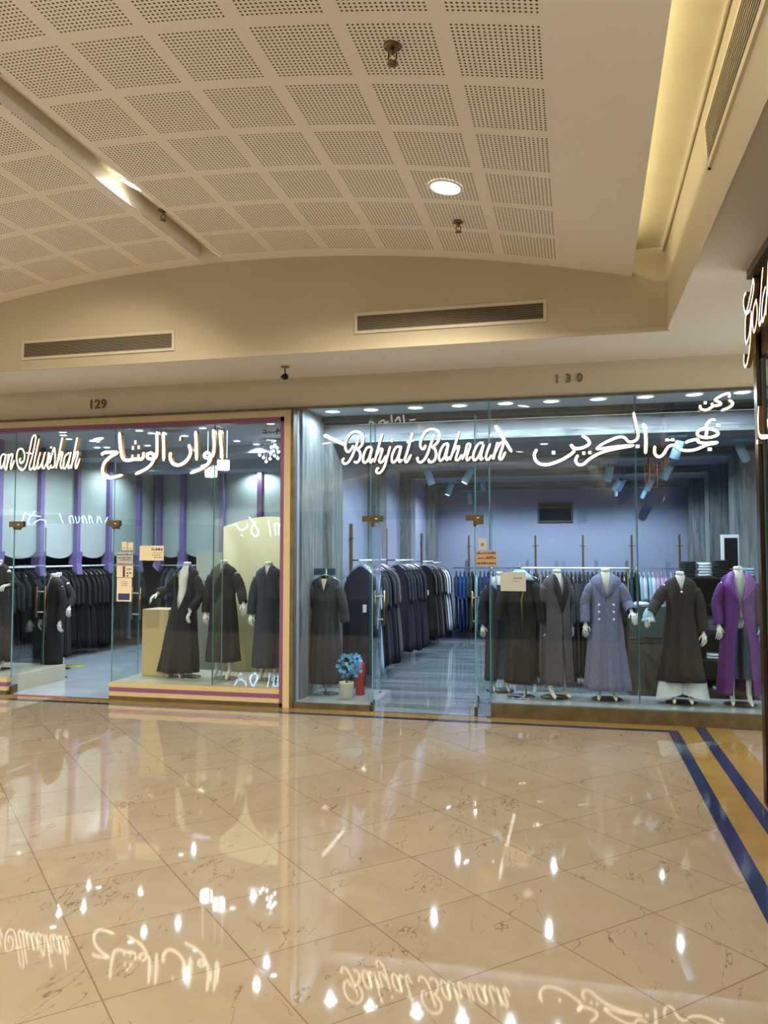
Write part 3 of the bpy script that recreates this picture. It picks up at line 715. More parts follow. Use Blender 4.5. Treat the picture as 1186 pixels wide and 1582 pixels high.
sign('lettering_sign', 'blue lit script sign of the facing shop, seen only mirrored in the glass', [K_, J_], mats=(E_LETTER_B, M_BLACK), y=16.9, th=0.05, flip=True)

# ================================================================== SHOP LIGHTING FIXTURES
ORD = ['first','second','third','fourth','fifth','sixth','seventh','eighth','ninth','tenth','eleventh','twelfth','thirteenth','fourteenth','fifteenth','sixteenth','seventeenth','eighteenth','nineteenth','twentieth']
def ordw(i): return ORD[i] if i < 20 else '%dth' % (i+1)
for i, x in enumerate(SHOP_LIGHTS_X):
    downlight(x, 0.50-0.010*i, 3.387, 0.085, 'bright round downlight above the right shop window, %s from its left end' % ordw(i), 'downlights along the right shop window', E_DL_COOL, M_WHITE, power=18, col=COOL, spread=3.0)
INT130 = [(-1.9,2.3),(-0.4,2.3),(1.2,2.3),(-1.9,4.5),(-0.4,4.5),(1.2,4.5),(-1.9,6.9),(-0.4,6.9),(1.2,6.9)]  # ceiling lights added to brighten the shop interior, some hidden by the beams
for i, (x, y) in enumerate(INT130):
    downlight(x, y, 3.168, 0.05, 'added flush ceiling light of the right shop, %s row from the front, %s' % (ordw(i//3), ('left','middle','right')[i%3]), 'added ceiling lights inside the right shop', E_DL_COOL, M_WHITE, power=44 if y < 6 else 70, col=COOL, spread=2.7, name='flush_fill_light')
L129 = [(197,661),(215,665),(234,669),(313,661),(285,673),(366,681),(418,654),(429,649),(396,686),(165,691),(376,715),(84,662),(97,667),(98,672),(106,678),(260,700),(228,688),(181,727),(150,691)]
for i, (px, py) in enumerate(L129):
    p = onZ(px, py, 3.368)
    if p.y > 5.9 or p.x < -8.1: continue
    if 2.9 < p.y < 3.5 or 4.6 < p.y < 5.2: p.y += 0.62
    pw = 20 if i % 2 == 0 else 0
    if p.y > 5.9: continue
    downlight(p.x, p.y, 3.367, 0.05, 'small round ceiling light inside the left shop, %s across its ceiling' % ordw(i), 'ceiling lights inside the left shop', E_DL_COOL, M_WHITE, power=pw, col=COOL2, spread=2.6, name='ceiling_spot')
for i, (x, y) in enumerate([(-6.9,1.9),(-6.4,4.3),(-4.2,4.2),(-7.6,4.2),(-4.6,0.55),(-3.7,0.55)]):
    downlight(x, y, 3.367, 0.05, 'small round light in the left shop ceiling, %s of the outer set' % ordw(i), 'more ceiling lights inside the left shop', E_DL_COOL, M_WHITE, power=36 if i < 4 else 26, col=COOL2 if i < 4 else (0.9,0.93,0.9), spread=2.7, name='ceiling_spot')
# linear tube pendants of the passage (above and behind the viewer; the right shop's glass mirrors them)
for lab, x, y0, y1 in (('white tube pendant of the passage, mirrored left of the script sign', -4.76, -7.8, -6.4), ('white tube pendant of the passage, mirrored right of the script sign', -1.40, -9.6, -6.1)):
    z = 4.02
    t = empty('tube_light', lab, 'tube light', (x, y0, z))
    MB().tube([(0,0,0),(0,y1-y0,0)], 0.03, 10).build('tube', E_TUBE, t)
    MB().box(-0.03,0.03,0,y1-y0,0.03,0.07).build('batten', M_WHITE, t)
    for yy in (0.2, y1-y0-0.2): MB().tube([(0,yy,0.07),(0,yy,zv(x)-z)], 0.005, 6).build('suspension_rod', M_CHROME, t)
# cylinder spotlights on short track plates
def track_spot(px, py, Z, tilt, pan, lit, s, lab):
    p = onZ(px, py, Z)
    t = empty('track_spotlight', lab, 'spotlight', p, group='white track spotlights in the right shop')
    mp = mat('pale_blue_enamel', srgb(150, 190, 215), 0.35)
    MB().box(-0.09*s,0.09*s,-0.018*s,0.018*s,-0.02*s,0).build('track_plate', mp, t)
    MB().tube([(0,0,-0.02*s),(0,0,-0.075*s)], 0.008*s, 8).build('stem', mp, t)
    mb = MB(); mb.lathe([(0.001,0.09),(0.042,0.09),(0.045,0.08),(0.045,-0.09),(0.040,-0.092),(0.038,-0.07)], n=18, cap=False)
    mb.v = [(a*s, b*s, c*s) for a, b, c in mb.v]
    MB().tube([(0.05*s,0,0),(0.05*s,0,(3.17 if p.y > 1.0 else 3.42)-p.z)], 0.004, 6).build('suspension_rod', mp, t)
    h = mb.build('spot_head', mp, t, loc=(0,0,-0.14*s)); h.rotation_euler = (tilt, 0, pan)
    mb = MB(); mb.lathe([(0.038,-0.085),(0.001,-0.083)], n=18, cap=False); mb.v = [(a*s, b*s, c*s) for a, b, c in mb.v]
    mb.build('lens', E_DL_COOL if lit else M_SILL, h)
    return t
SP = [(663,720,3.03,0.35,-1.2,0,1.25,'white cylinder spotlight hanging left under the script sign'),(722,718,3.03,-0.5,-1.1,1,1.25,'lit white cylinder spotlight under the end of the script sign'),
 (694,742,3.03,-0.4,-1.1,1,1.2,'lit white cylinder spotlight lower of the pair under the script sign'),(725,758,3.03,0.1,-0.6,0,1.2,'small pale spotlight beside the right door post'),
 (746,741,3.03,-0.3,0.5,0,0.9,'small pale spotlight close to the glass joint by the door'),(940,713,3.03,0.3,0.6,0,1.25,'white spotlight half hidden behind the Arabic letters'),
 (958,733,3.03,0.5,1.2,0,1.2,'white spotlight under the long Arabic stroke'),(952,735,3.0,0.6,1.2,1,1.1,'lit white spotlight just above the back wall, left of the glass joint'),
 (951,752,3.0,0.0,0.2,0,0.8,'smallest white spotlight left of the glass joint'),(1003,733,3.03,0.5,1.2,0,1.2,'white spotlight right of the hanging strands'),
 (1030,710,3.03,0.5,1.1,0,1.25,'white spotlight right of the Arabic word, under the beam'),(994,752,3.0,0.5,0.8,0,1.0,'small white spotlight below the hanging strands'),
 (1045,672,3.07,0.4,0.9,0,1.2,'white spotlight behind the dots of the Arabic word'),(1147,678,3.05,0.9,-0.6,0,1.2,'pale spotlight at the far right, beside the bronze corner post')]
for q in SP: track_spot(*q)
# hanging amber strands
t = empty('strand_chandelier', 'chandelier of thin amber and red hanging strands right of the glass joint', 'chandelier', (1.10, 3.05, 3.17))
MB().lathe([(0.2,0),(0.2,-0.02),(0.02,-0.025)], n=20).build('ceiling_plate', M_BRASS, t)
ms = [mat('amber_strand', srgb(190,120,50), 0.3, metal=0.4), mat('red_strand', srgb(120,40,24), 0.3)]
for i in range(34):
    a = random.random()*2*PI; r = 0.19*math.sqrt(random.random()); l = 0.16+0.40*random.random()*(1 if math.cos(a) < 0 else 0.5)
    MB().tube([(r*math.cos(a), r*math.sin(a), -0.02), (r*math.cos(a), r*math.sin(a), -0.02-l)], 0.004, 5).build('strand', ms[i % 2], t)
# pendants in the left shop
for k, (px, py, lab) in enumerate(((326,728,'lit crystal pendant behind the left Arabic word, slightly lower'),(345,717,'lit crystal pendant behind the right end of the Arabic letters'))):
    p = onY(px, py, 1.5)
    t = empty('crystal_pendant', lab, 'pendant lamp', p, group='crystal pendants')
    for dx in (-0.05, 0.05): MB().tube([(dx,0,0.08),(dx,0,3.37-p.z)], 0.006, 6).build('cord', emissive('glowing_cord', (0.75,0.9,1.0), 0.8), t)  # cords are no lamps; a glow is put into their material
    MB().lathe([(0.075,-0.08),(0.082,-0.06),(0.082,0.06),(0.06,0.075)], n=18).build('shade', E_CRYSTAL, t)
    MB().lathe([(0.086,0.05),(0.086,0.07),(0.02,0.085)], n=18).build('cap', M_CHROME, t)
CL = [(419,691),(424,688),(428,692),(422,697),(430,698),(418,701),(424,704),(429,708),(417,709),(407,707),(401,703),(411,713)]
p0 = onY(421, 690, 2.4)
t = empty('bulb_cluster', 'cluster of tiny lit bulbs hanging near the right end of the left shop', 'chandelier', (p0.x, p0.y, 3.37))
MB().lathe([(0.15,0),(0.15,-0.03),(0.02,-0.035)], n=20).build('ceiling_plate', M_CHROME, t)
for (px, py) in CL:
    p = onY(px, py, 2.4+random.uniform(-0.1,0.1)); l = p-Vector((p0.x, p0.y, 3.37))
    b = MB().lathe([(0.001,0.02),(0.018,0.012),(0.02,0),(0.014,-0.016),(0.001,-0.02)], n=10).build('bulb', emissive('tiny_bulb', (0.9,0.95,1.0), 5.0), t, loc=l)
    MB().tube([(0,0,0.02),(-l.x*0.5,-l.y*0.5,-l.z-0.03)], 0.0025, 5).build('wire', M_CHROME, b)

# ================================================================== DOORS (open glass leaves)
def bars(parent, P, D, z0, z1, n_):
    """handle pair: vertical bars on both sides of the leaf joined by two chrome pins"""
    for s in (-1, 1):
        q = P+n_*0.055*s
        MB().tube([(q.x,q.y,z0),(q.x,q.y,z1)], 0.013, 10).build('handle', M_BRASS, parent)
    for z in (z0+0.07, z1-0.07):
        a = P-n_*0.055; b = P+n_*0.055
        MB().tube([(a.x,a.y,z),(b.x,b.y,z)], 0.010, 8).build('handle_pin', M_CHROME, parent)
def door(name, hx, fx, fy, label, z1=2.06):
    t = empty(name, label, 'door', (0,0,0)); del t['category']; t['kind'] = 'structure'
    A0 = Vector((hx, 0.006, 0)); B0 = Vector((fx, fy, 0)); d = (B0-A0).normalized(); n_ = Vector((-d.y, d.x, 0))
    L = (B0-A0).length
    a, b = A0+d*0.01, A0+d*L
    def bx(a, b, th, z0, z1, mats, nm, mis=None):
        vs = []
        for z in (z0, z1):
            for (p, s) in ((a,-1),(b,-1),(b,1),(a,1)): q = p+n_*th*s; vs.append((q.x,q.y,z))
        m = MB(); f = [(0,3,2,1),(4,5,6,7),(0,1,5,4),(1,2,6,5),(2,3,7,6),(3,0,4,7)]
        m.v = vs; m.f = [list(q) for q in f]; m.mi = mis or [0]*6; m.sm = [False]*6
        return m.build(nm, mats, t)
    bx(a, b, 0.006, 0.012, z1, [M_GLASS, M_EDGE], 'glass_leaf', [1,1,0,1,0,1])
    bx(A0+d*0.0, A0+d*0.17, 0.016, 0.008, 0.095, [M_BRASS], 'patch_fitting'); bx(A0+d*0.0, A0+d*0.17, 0.016, z1-0.06, z1+0.008, [M_BRASS], 'patch_fitting')
    bx(b-d*0.10, b-d*0.04, 0.016, 0.008, 0.075, [M_BRASS], 'lock_patch')
    bars(t, A0+d*(L-0.13), d, 0.86, 1.27, n_)
    return t
door('door_1', -2.17, -2.29, 0.88, 'open glass door leaf at the left of the right shop entrance')
door('door_2', -1.045, -1.13, 0.90, 'open glass door leaf at the right of the right shop entrance')
q = onZ(66, 1052); door('door_3', -6.70, q.x, q.y, 'open glass door leaf at the left of the left shop entrance')
door('door_4', -5.34, -5.53, 0.93, 'open glass door leaf at the right of the left shop entrance')
# brass corner fittings gripping the fixed glass above the doors
for (x0, x1, z0, z1, lab) in ((-2.28,-2.05,2.055,2.115,'brass corner fitting at the left of the right shop door head'),(-1.14,-0.955,2.055,2.115,'brass corner fitting at the right of the right shop door head'),(-6.76,-6.56,2.03,2.10,'brass corner fitting at the left of the left shop door head'),(-5.41,-5.25,2.03,2.10,'brass corner fitting at the right of the left shop door head')):
    t = empty('corner_fitting', lab, 'door fitting', ((x0+x1)/2, 0, z0))
    w = (x1-x0)/2; mb = MB(); mb.box(-w,w,-0.018,0.03,0,z1-z0); mb.box(0 if x0 > -2 and x0 < -1 else -w*0.1, w if x0 > -2 and x0 < -1 else w*0.6,-0.017,0.029,-0.04 if x0>-2 else -0.01,0.001); mb.build('fitting_plate', M_BRASS, t)
    MB().lathe([(0.012,-0.018),(0.012,-0.026),(0.002,-0.027)], (w*0.4,0,0.03), 12, axis='y').build('fixing_screw', M_CHROME, t)

# ================================================================== PAPER NOTICES ON THE GLASS
def notice(name, x0, y0, x1, y1, mpap, label, marks, plane=-0.004):
    a = onY(x0, y1, plane); b = onY(x1, y0, plane)
    t = empty(name, label, 'notice', (a.x, plane, a.z)); w, h = b.x-a.x, b.z-a.z
    MB().box(0, w, -0.001, 0, 0, h).build('sheet', mpap, t)
    for i, (u0, v0, u1, v1, m, nm) in enumerate(marks):
        mb = MB()
        if nm == 'text_line':
            n = max(3, int((u1-u0)*w/0.012)); r = random.Random(i*7+int(x0))
            x = u0
            while x < u1-0.01:
                l = r.uniform(0.03, 0.10)
                mb.box(x*w, min(u1, x+l)*w, -0.0018, -0.001, v0*h, (v0+(v1-v0)*r.uniform(0.55,1.0))*h); x += l+0.025
        else: mb.box(u0*w, u1*w, -0.0018, -0.001, v0*h, v1*h)
        mb.build(nm, m, t)
    return t
notice('paper_notice', 188,837,196,850, M_PAPER, 'small cream sticker at the upper left of the left shop notices', [(0.15,0.2,0.85,0.32,M_INKL,'text_line')])
notice('paper_notice', 197.5,838,205.5,850, M_PAPER, 'small pale sticker beside the cream one, topmost right of the left notices', [(0.2,0.15,0.8,0.25,M_INKL,'text_line')])
notice('paper_notice', 180,853,205.5,873, M_GREYPAPER, 'grey notice with dark print, above the two-part card on the left glass', [(0.04,0.76,0.96,0.9,M_INK,'text_line'),(0.08,0.52,0.9,0.62,M_INK,'text_line'),(0.2,0.36,0.96,0.44,M_INK,'text_line'),(0.04,0.04,0.96,0.14,M_INK,'text_line')])
notice('paper_notice', 180,874,205.5,892, M_PAPER, 'cream card with a plum stripe, below the grey notice on the left glass', [(0.38,0.04,0.52,0.96,mat('plum_print',srgb(70,30,60),0.5),'stripe'),(0.62,0.62,0.92,0.82,M_INKL,'text_line'),(0.62,0.3,0.72,0.44,M_INK,'spot_print'),(0.8,0.3,0.9,0.44,M_INK,'spot_print'),(0.62,0.08,0.72,0.2,M_INK,'spot_print')])
notice('paper_notice', 180,893,203.5,929, M_PAPER, 'white poster with a dark blue block at its foot, lowest notice on the left glass', [(0.1,0.06,0.88,0.34,M_INKB,'blue_block'),(0.3,0.82,0.72,0.86,M_INKL,'text_line'),(0.28,0.74,0.72,0.78,M_INKL,'text_line'),(0.28,0.66,0.72,0.70,M_INKL,'text_line')])
notice('paper_notice', 215.5,843,253,866, M_PAPER, 'wide cream card beside the column of notices on the left window', [(0.5,0.68,0.95,0.86,M_INK,'text_line'),(0.55,0.5,0.92,0.56,M_INKL,'text_line'),(0.5,0.34,0.9,0.4,M_INKL,'text_line'),(0.6,0.18,0.96,0.26,M_INKL,'text_line'),(0.04,0.0,0.3,0.02,M_INKL,'text_line')])
notice('paper_notice', 739,832,751,849, M_GREYPAPER, 'small white card above the brown notice by the right shop door', [(0.3,0.3,0.7,0.62,M_INKL,'spot_print')])
notice('paper_notice', 735,851,766.5,874, M_KRAFT, 'brown notice with dark print beside the right shop door', [(0.03,0.78,0.97,0.94,M_INK,'text_line'),(0.5,0.56,0.85,0.66,M_INK,'text_line'),(0.1,0.46,0.97,0.55,M_INK,'text_line'),(0.02,0.1,0.97,0.26,M_INK,'text_line')])
notice('paper_notice', 773,884,812,913, M_GREYPAPER, 'pale grey card in front of the black abaya on the hanger stand', [(0.5,0.64,0.85,0.74,M_INKL,'text_line'),(0.5,0.5,0.8,0.54,M_INKL,'text_line')])

# ================================================================== MANNEQUINS AND COATS
DG = None
def bake(o):
    bpy.context.view_layer.update(); dg = bpy.context.evaluated_depsgraph_get()
    me = bpy.data.meshes.new_from_object(o.evaluated_get(dg)); old = o.data
    o.modifiers.clear(); o.data = me
    for p in me.polygons: p.use_smooth = True
    return o
def skin(name, verts, edges, radii, m, parent, sub=1, loc=None):
    me = bpy.data.meshes.new(name); me.from_pydata(verts, edges, []); me.update()
    o = bpy.data.objects.new(name, me); C.objects.link(o)
    md = o.modifiers.new('s', 'SKIN'); md.use_smooth_shade = True
    for i, r in enumerate(radii):
        sv = me.skin_vertices[0].data[i]; sv.radius = r if isinstance(r, tuple) else (r, r); sv.use_root = (i == 0)
    if sub: o.modifiers.new('u', 'SUBSURF').levels = sub; o.modifiers[-1].render_levels = sub
    bake(o); o.data.materials.clear(); o.data.materials.append(m)
    o.parent = parent
    if loc is not None: o.location = loc
    return o
def lerp_tab(tab, z):
    if z >= tab[0][0]: return tab[0][1:]
    for i in range(len(tab)-1):
        a, b = tab[i], tab[i+1]
        if b[0] <= z <= a[0]:
            t = (a[0]-z)/(a[0]-b[0]); return tuple(a[k]+(b[k]-a[k])*t for k in range(1, len(a)))
    return tab[-1][1:]
HANDCACHE = {}
def hand(parent, wrist, d, side, m):
    """wrist point, direction of the forearm, side=+1/-1; five separate curled fingers"""
    V = [(0,0,0.02),(0,0,-0.02),(0,0,-0.055)]; E = [(0,1),(1,2)]; R = [(0.020,0.017),(0.030,0.014),(0.034,0.013)]
    for k, (x, l, c) in enumerate(((-0.027,0.060,0.35),(-0.009,0.072,0.40),(0.009,0.068,0.48),(0.026,0.054,0.56))):
        b = len(V); z = -0.078
        V += [(x,-0.003,z),(x*1.05,-0.006-l*0.42*c*0.7,z-l*0.42),(x*1.08,-0.012-l*c*1.1,z-l*0.78),(x*1.08,-0.018-l*c*1.8,z-l*0.98)]
        E += [(2,b),(b,b+1),(b+1,b+2),(b+2,b+3)]; R += [0.0085,0.0078,0.007,0.0055]
    b = len(V); V += [(0.034*-1,-0.006,-0.032),(-0.050,-0.018,-0.056),(-0.052,-0.028,-0.080)]; E += [(1,b),(b,b+1),(b+1,b+2)]; R += [0.011,0.009,0.0065]
    V = [(x*side, y, z) for x, y, z in V]
    key = side
    if key in HANDCACHE:
        o = bpy.data.objects.new('hand', HANDCACHE[key]); C.objects.link(o); o.parent = parent
    else:
        o = skin('hand', V, E, R, m, parent, 1); HANDCACHE[key] = o.data
    o.location = wrist; o.rotation_euler = Vector(d).to_track_quat('-Z', 'Y').to_euler()
    return o
def ring_pt(a, b, phi, fold=0.0, cx=0.0, cy=0.0):
    r = 1+fold
    return (cx+a*r*math.sin(phi), cy-b*r*math.cos(phi))
COATP = [(1.415,0.060,0.058),(1.40,0.072,0.064),(1.385,0.098,0.074),(1.365,0.132,0.086),(1.335,0.162,0.095),(1.29,0.176,0.106),(1.2,0.170,0.118),(1.05,0.148,0.108),(0.92,0.162,0.122)]
def coat(parent, m, zhem=0.12, ah=0.30, bh=0.22, gap=((1.42,0.05),(1.2,0.0),(0.1,0.0)), seed=0, nf=7, amp=0.10, name='coat', s=1.0, lean=0.0, prof=None, thick=0.008):
    tab = list(prof or COATP)+[(0.55,0.165+(ah-0.165)*0.45,0.125+(bh-0.125)*0.5),(zhem,ah,bh)]
    r = random.Random(seed); p1, p2 = r.uniform(0,6), r.uniform(0,6); n = 88
    zs = [t[0] for t in tab if t[0] > 0.9]
    zs = sorted(set([1.415,1.40,1.385,1.365,1.35,1.335,1.31,1.29,1.25]+[1.2-(1.2-zhem)*i/16 for i in range(17)]), reverse=True)
    rs = []
    for z in zs:
        a, b = lerp_tab(tab, z); g_ = lerp_tab(gap, z)[0]
        g0 = math.asin(min(0.98, max(0.0008, g_/a)))
        k = max(0, (1.15-z)/(1.15-zhem)); A_ = 1.9*amp*k**0.8; ring = []
        for j in range(n+1):
            phi = g0+(2*PI-2*g0)*j/n
            f = A_*(math.cos(nf*phi+p1+0.7*k)+0.5*math.cos((nf*2-1)*phi+p2))*0.6+0.014*math.sin(phi*5+z*11+p2)*(1 if z < 1.3 else 0)+0.010*math.sin(phi*9-z*23+p1)*(1 if 0.85 < z < 1.25 else 0)
            x, y = ring_pt(a, b, phi, f, lean*(1.3-z)); ring.append((x*s, y*s, z*s))
        rs.append(ring)
    o = MB().rings(rs, 0, False, False).build(name, m, parent)
    md = o.modifiers.new('t', 'SOLIDIFY'); md.thickness = thick; md.offset = -1
    return o, tab, gap
def lapel(parent, m, tab, gap, z0, z1, w, s=1.0, lean=0.0, label=None):
    for sd in (1, -1):
        inner, outer = [], []; n = 10
        for i in range(n+1):
            z = z0+(z1-z0)*i/n; a, b = lerp_tab(tab, z); g_ = lerp_tab(gap, z)[0]
            t = i/n; ww = w*(0.5+t*1.6 if t < 0.45 else (1.22-(t-0.45)*2.1)); ww = max(ww, 0.004)
            g0 = math.asin(min(0.98, max(0.0, g_/a))); g1 = g0+ww/a
            for lst, g2, k in ((inner, g0, 1.05), (outer, g1, 1.09)):
                x, y = ring_pt(a*k, b*k, g2*sd, 0, lean*(1.3-z)); lst.append((x*s, (y-0.006)*s, z*s))
        o = MB().rings([inner, outer], 0, False, False).build('lapel', m, parent)
        md = o.modifiers.new('t', 'SOLIDIFY'); md.thickness = 0.006; md.offset = 0
        if label: o['label'] = label
def sleeve(parent, m, pts, s=1.0, r0=0.066, r1=0.052, ruffle=0.0, seed=0, name='sleeve'):
    P = catmull([Vector(p) for p in pts], 7); n = len(P); rr = []
    r = random.Random(seed)
    for i in range(n):
        t = i/(n-1); q = r0+(r1-r0)*t
        if i == 0: q *= 0.60
        if i == 1: q *= 0.85
        q *= 1+0.035*math.sin(i*1.9+seed)+0.02*r.uniform(-1,1)
        if ruffle and t > 0.72: q *= 1+ruffle*(0.5+0.5*math.sin(i*2.6))
        rr.append(q*s)
    o = MB().tube([p*s for p in P], rr, 14, cap=False).build(name, m, parent)
    md = o.modifiers.new('t', 'SOLIDIFY'); md.thickness = 0.004
    return o
def body(parent, arms, s, m=None, legs=True, lean=0.0, stance=0.085, feet_z=0.0):
    m = m or M_MANN
    V = [(0,0,0.93),(0,0,1.06),(0,-0.004,1.22),(0,0,1.33),(0,0,1.385),(0,0,1.45)]
    R = [(0.118,0.092),(0.092,0.072),(0.118,0.084),(0.068,0.056),(0.052,0.05),(0.046,0.046)]
    E = [(0,1),(1,2),(2,3),(3,4),(4,5)]
    for sd, a in ((-1, arms[0]), (1, arms[1])):
        if a is None: continue
        b = len(V); V += [(sd*0.132,0,1.31), a[0], a[1]]; E += [(3,b),(b,b+1),(b+1,b+2)]; R += [0.046, 0.034, 0.022]
    for sd in (-1, 1):
        b = len(V); x = sd*stance
        V += [(x*0.95,0,0.86),(x,-0.01,0.48),(x,0.025,0.12),(x,-0.045,0.045),(x*1.12,-0.115,0.020)]
        E += [(0,b),(b,b+1),(b+1,b+2),(b+2,b+3),(b+3,b+4)]; R += [0.078,0.047,0.028,(0.028,0.024),(0.026,0.014)]
    V = [((x+lean*(1.3-z))*s, y*s, z*s) for x, y, z in V]; R = [((r[0]*s, r[1]*s) if isinstance(r, tuple) else r*s) for r in R]
    o = skin('body', V, E, R, m, parent, 2)
    MB().lathe([(0.001,1.462*s),(0.040*s,1.458*s),(0.046*s,1.448*s),(0.046*s,1.42*s)], (lean*(1.3-1.45)*s,0,0), 24).build('neck_cap', m, parent)
    return o
def buttons(parent, m, pts):
    for p in pts:
        MB().lathe([(0.012,0.0),(0.012,-0.006),(0.002,-0.008)], p, 12, axis='y').build('button', m, parent)
def base_disc(parent, m, r=0.16, x=0.0, y=0.05):
    MB().lathe([(r,0.0),(r,0.006),(r*0.9,0.012),(0.001,0.014)], (x,y,0.001), 28).build('base_plate', m, parent)
def mannequin(x, y, z, top, label, m, arms, rz=0.0, group=None, **k):
    """headless display mannequin; top = world height of the cut neck"""
    s = (top-z)/1.46
    t = empty('mannequin', label, 'mannequin', (x, y, z), rz, group='headless mannequins in the shop windows')
    lean = k.get('lean', 0.0)
    body(t, arms, s, k.get('mbody'), lean=lean, stance=k.get('stance', 0.085))
    o, tab, gap = coat(t, m, k.get('hem', 0.12), k.get('ah', 0.30), k.get('bh', 0.21), k.get('gap', ((1.42,0.045),(1.2,0.0),(0.1,0.0))), k.get('seed', 1), k.get('nf', 7), k.get('amp', 0.09), 'coat', s, lean)
    if k.get('lapel'): 
        ml, z0, z1, w = k['lapel']; lapel(t, ml, tab, gap, z0, z1, w, s, lean, k.get('lapel_label'))
    for i, (sd, a) in enumerate(((-1, arms[0]), (1, arms[1]))):
        if a is None: continue
        e, w_ = Vector(a[0]), Vector(a[1])
        sh = Vector((sd*0.128, 0, 1.275))
        f = w_-(w_-e).normalized()*0.015
        sleeve(t, m, [sh, (sh+e)/2+Vector((sd*0.012,0,0)), e, (e+f)/2, f], s, k.get('r0', 0.066)*0.95, k.get('r1', 0.052), k.get('ruffle', 0.0), k.get('seed', 1)+i)
        hand(t, w_*s, (w_-e), -sd, M_MANN).scale = (s*0.93, s*0.93, s*0.93)
    base_disc(t, k.get('mbase', M_CHROME))
    return t, s
def fab(name, col, rough=0.85, amt=0.12, sc=30): return mat(name, col, rough, noise_amt=amt, noise_scale=sc, sheen=0.0, bump=0.15, bscale=180)
F_BLACK = fab('black_fabric', srgb(8,8,9)); F_BLKNAVY = fab('black_navy_fabric', srgb(8,10,19)); F_NAVY = fab('navy_fabric', srgb(17,22,43))
F_CHAR = fab('charcoal_fabric', srgb(20,19,19)); F_SLATE = fab('slate_blue_fabric', srgb(35,42,61)); F_GREYLIL = fab('grey_lilac_fabric', srgb(73,71,84))
F_LILAC = fab('lilac_blue_fabric', srgb(104,108,142)); F_BROWN = fab('dark_brown_fabric', srgb(34,25,25)); F_PURPLE = fab('purple_fabric', srgb(80,28,106)); F_PURPLE_LIT = fab('lit_purple_fabric', srgb(112,54,142), 0.6)  # lapel purple has the light on the coat top put into its colour
F_WHITE = fab('white_fabric', srgb(196,204,212), amt=0.05); F_PALE = fab('pale_blue_fabric', srgb(150,178,200), amt=0.06); F_DENIM = fab('denim', srgb(40,66,99), amt=0.2); F_SLATE2 = fab('dark_slate_fabric', srgb(37,40,48))
F_ROYAL = fab('royal_blue_fabric', srgb(19,22,104)); F_TEAL = fab('teal_fabric', srgb(15,48,65)); F_OLIVE = fab('dark_olive_fabric', srgb(37,43,40)); F_BLUE = fab('cobalt_fabric', srgb(17,50,104))
F_PINK = fab('pink_fabric', srgb(180,150,180), amt=0.05); F_TAUPE = fab('taupe_fabric', srgb(97,89,83)); F_GREY = fab('grey_fabric', srgb(70,70,76)); F_BROWNB = fab('brown_black_fabric', srgb(17,13,12)); F_RED = fab('brick_red_fabric', srgb(140,52,40)); F_AUBER = fab('aubergine_fabric', srgb(20,14,35))
M_BTN = mat('pearl_button', (0.7,0.7,0.72), 0.25); M_BTND = mat('dark_button', (0.03,0.03,0.03), 0.3)
HANG = ((-0.205,-0.005,1.04),(-0.215,-0.05,0.80)); HANGR = ((0.205,-0.005,1.04),(0.215,-0.05,0.80))
PZ = 0.153
# --- right shop window
t, s = mannequin(-0.21, 0.42, PZ, 1.535, 'headless mannequin in a grey-lilac coat with black bands, turned sideways', F_GREYLIL, [((-0.18,0.06,1.05),(-0.13,0.02,0.84)), ((0.18,0.02,1.05),(0.17,-0.02,0.82))], rz=0.55, gap=((1.42,0.05),(1.15,0.004),(0.9,0.002),(0.1,0.02)), hem=0.16, ah=0.17, bh=0.17, seed=3, amp=0.11, lapel=(F_BLACK,1.40,0.98,0.07), lapel_label='black collar band', mbase=M_BLACK)
t, s = mannequin(0.30, 0.42, PZ, 1.55, 'headless mannequin in a long lilac-blue double-breasted coat', F_LILAC, [((-0.22,0.0,1.07),(-0.225,-0.07,0.84)), ((0.225,0.02,1.08),(0.27,-0.10,0.98))], gap=((1.42,0.062),(1.2,0.012),(1.1,0.0),(0.1,0.0)), hem=0.12, ah=0.235, bh=0.18, seed=5, nf=6, amp=0.10, lapel=(F_LILAC,1.395,1.13,0.085), r0=0.072, r1=0.058, mbase=M_BLACK)
buttons(t, M_BTN, [(sx*0.078*s, -0.142*s, z*s) for z in (1.06,0.98,0.90) for sx in (-1,1)])
t, s = mannequin(1.05, 0.40, PZ, 1.52, 'headless mannequin in a dark brown coat over white wide trousers', F_BROWN, [((-0.25,-0.02,1.12),(-0.34,-0.16,0.98)), ((0.21,0.0,1.02),(0.23,-0.05,0.78))], gap=((1.42,0.06),(1.25,0.0),(0.1,0.0)), hem=0.25, ah=0.27, bh=0.20, seed=8, nf=5, amp=0.07, r0=0.078, r1=0.056, mbase=M_BLACK)
for sd in (-1, 1):
    rs = []
    for z, r in ((0.34,0.09),(0.26,0.125),(0.085,0.16)):
        rs.append([((sd*0.12+r*math.cos(a)*(1+0.08*math.cos(5*a)))*s, r*0.8*math.sin(a)*s, (z-(0.04*math.cos(a)*sd if z < 0.2 else 0))*s) for a in [2*PI*k/28 for k in range(28)]])
    o = MB().rings(rs, 0, True, False).build('trouser_leg', F_WHITE, t); o['label'] = 'white flared trouser leg'
buttons(t, M_BTN, [(0.0,-0.125*s,1.235*s)])
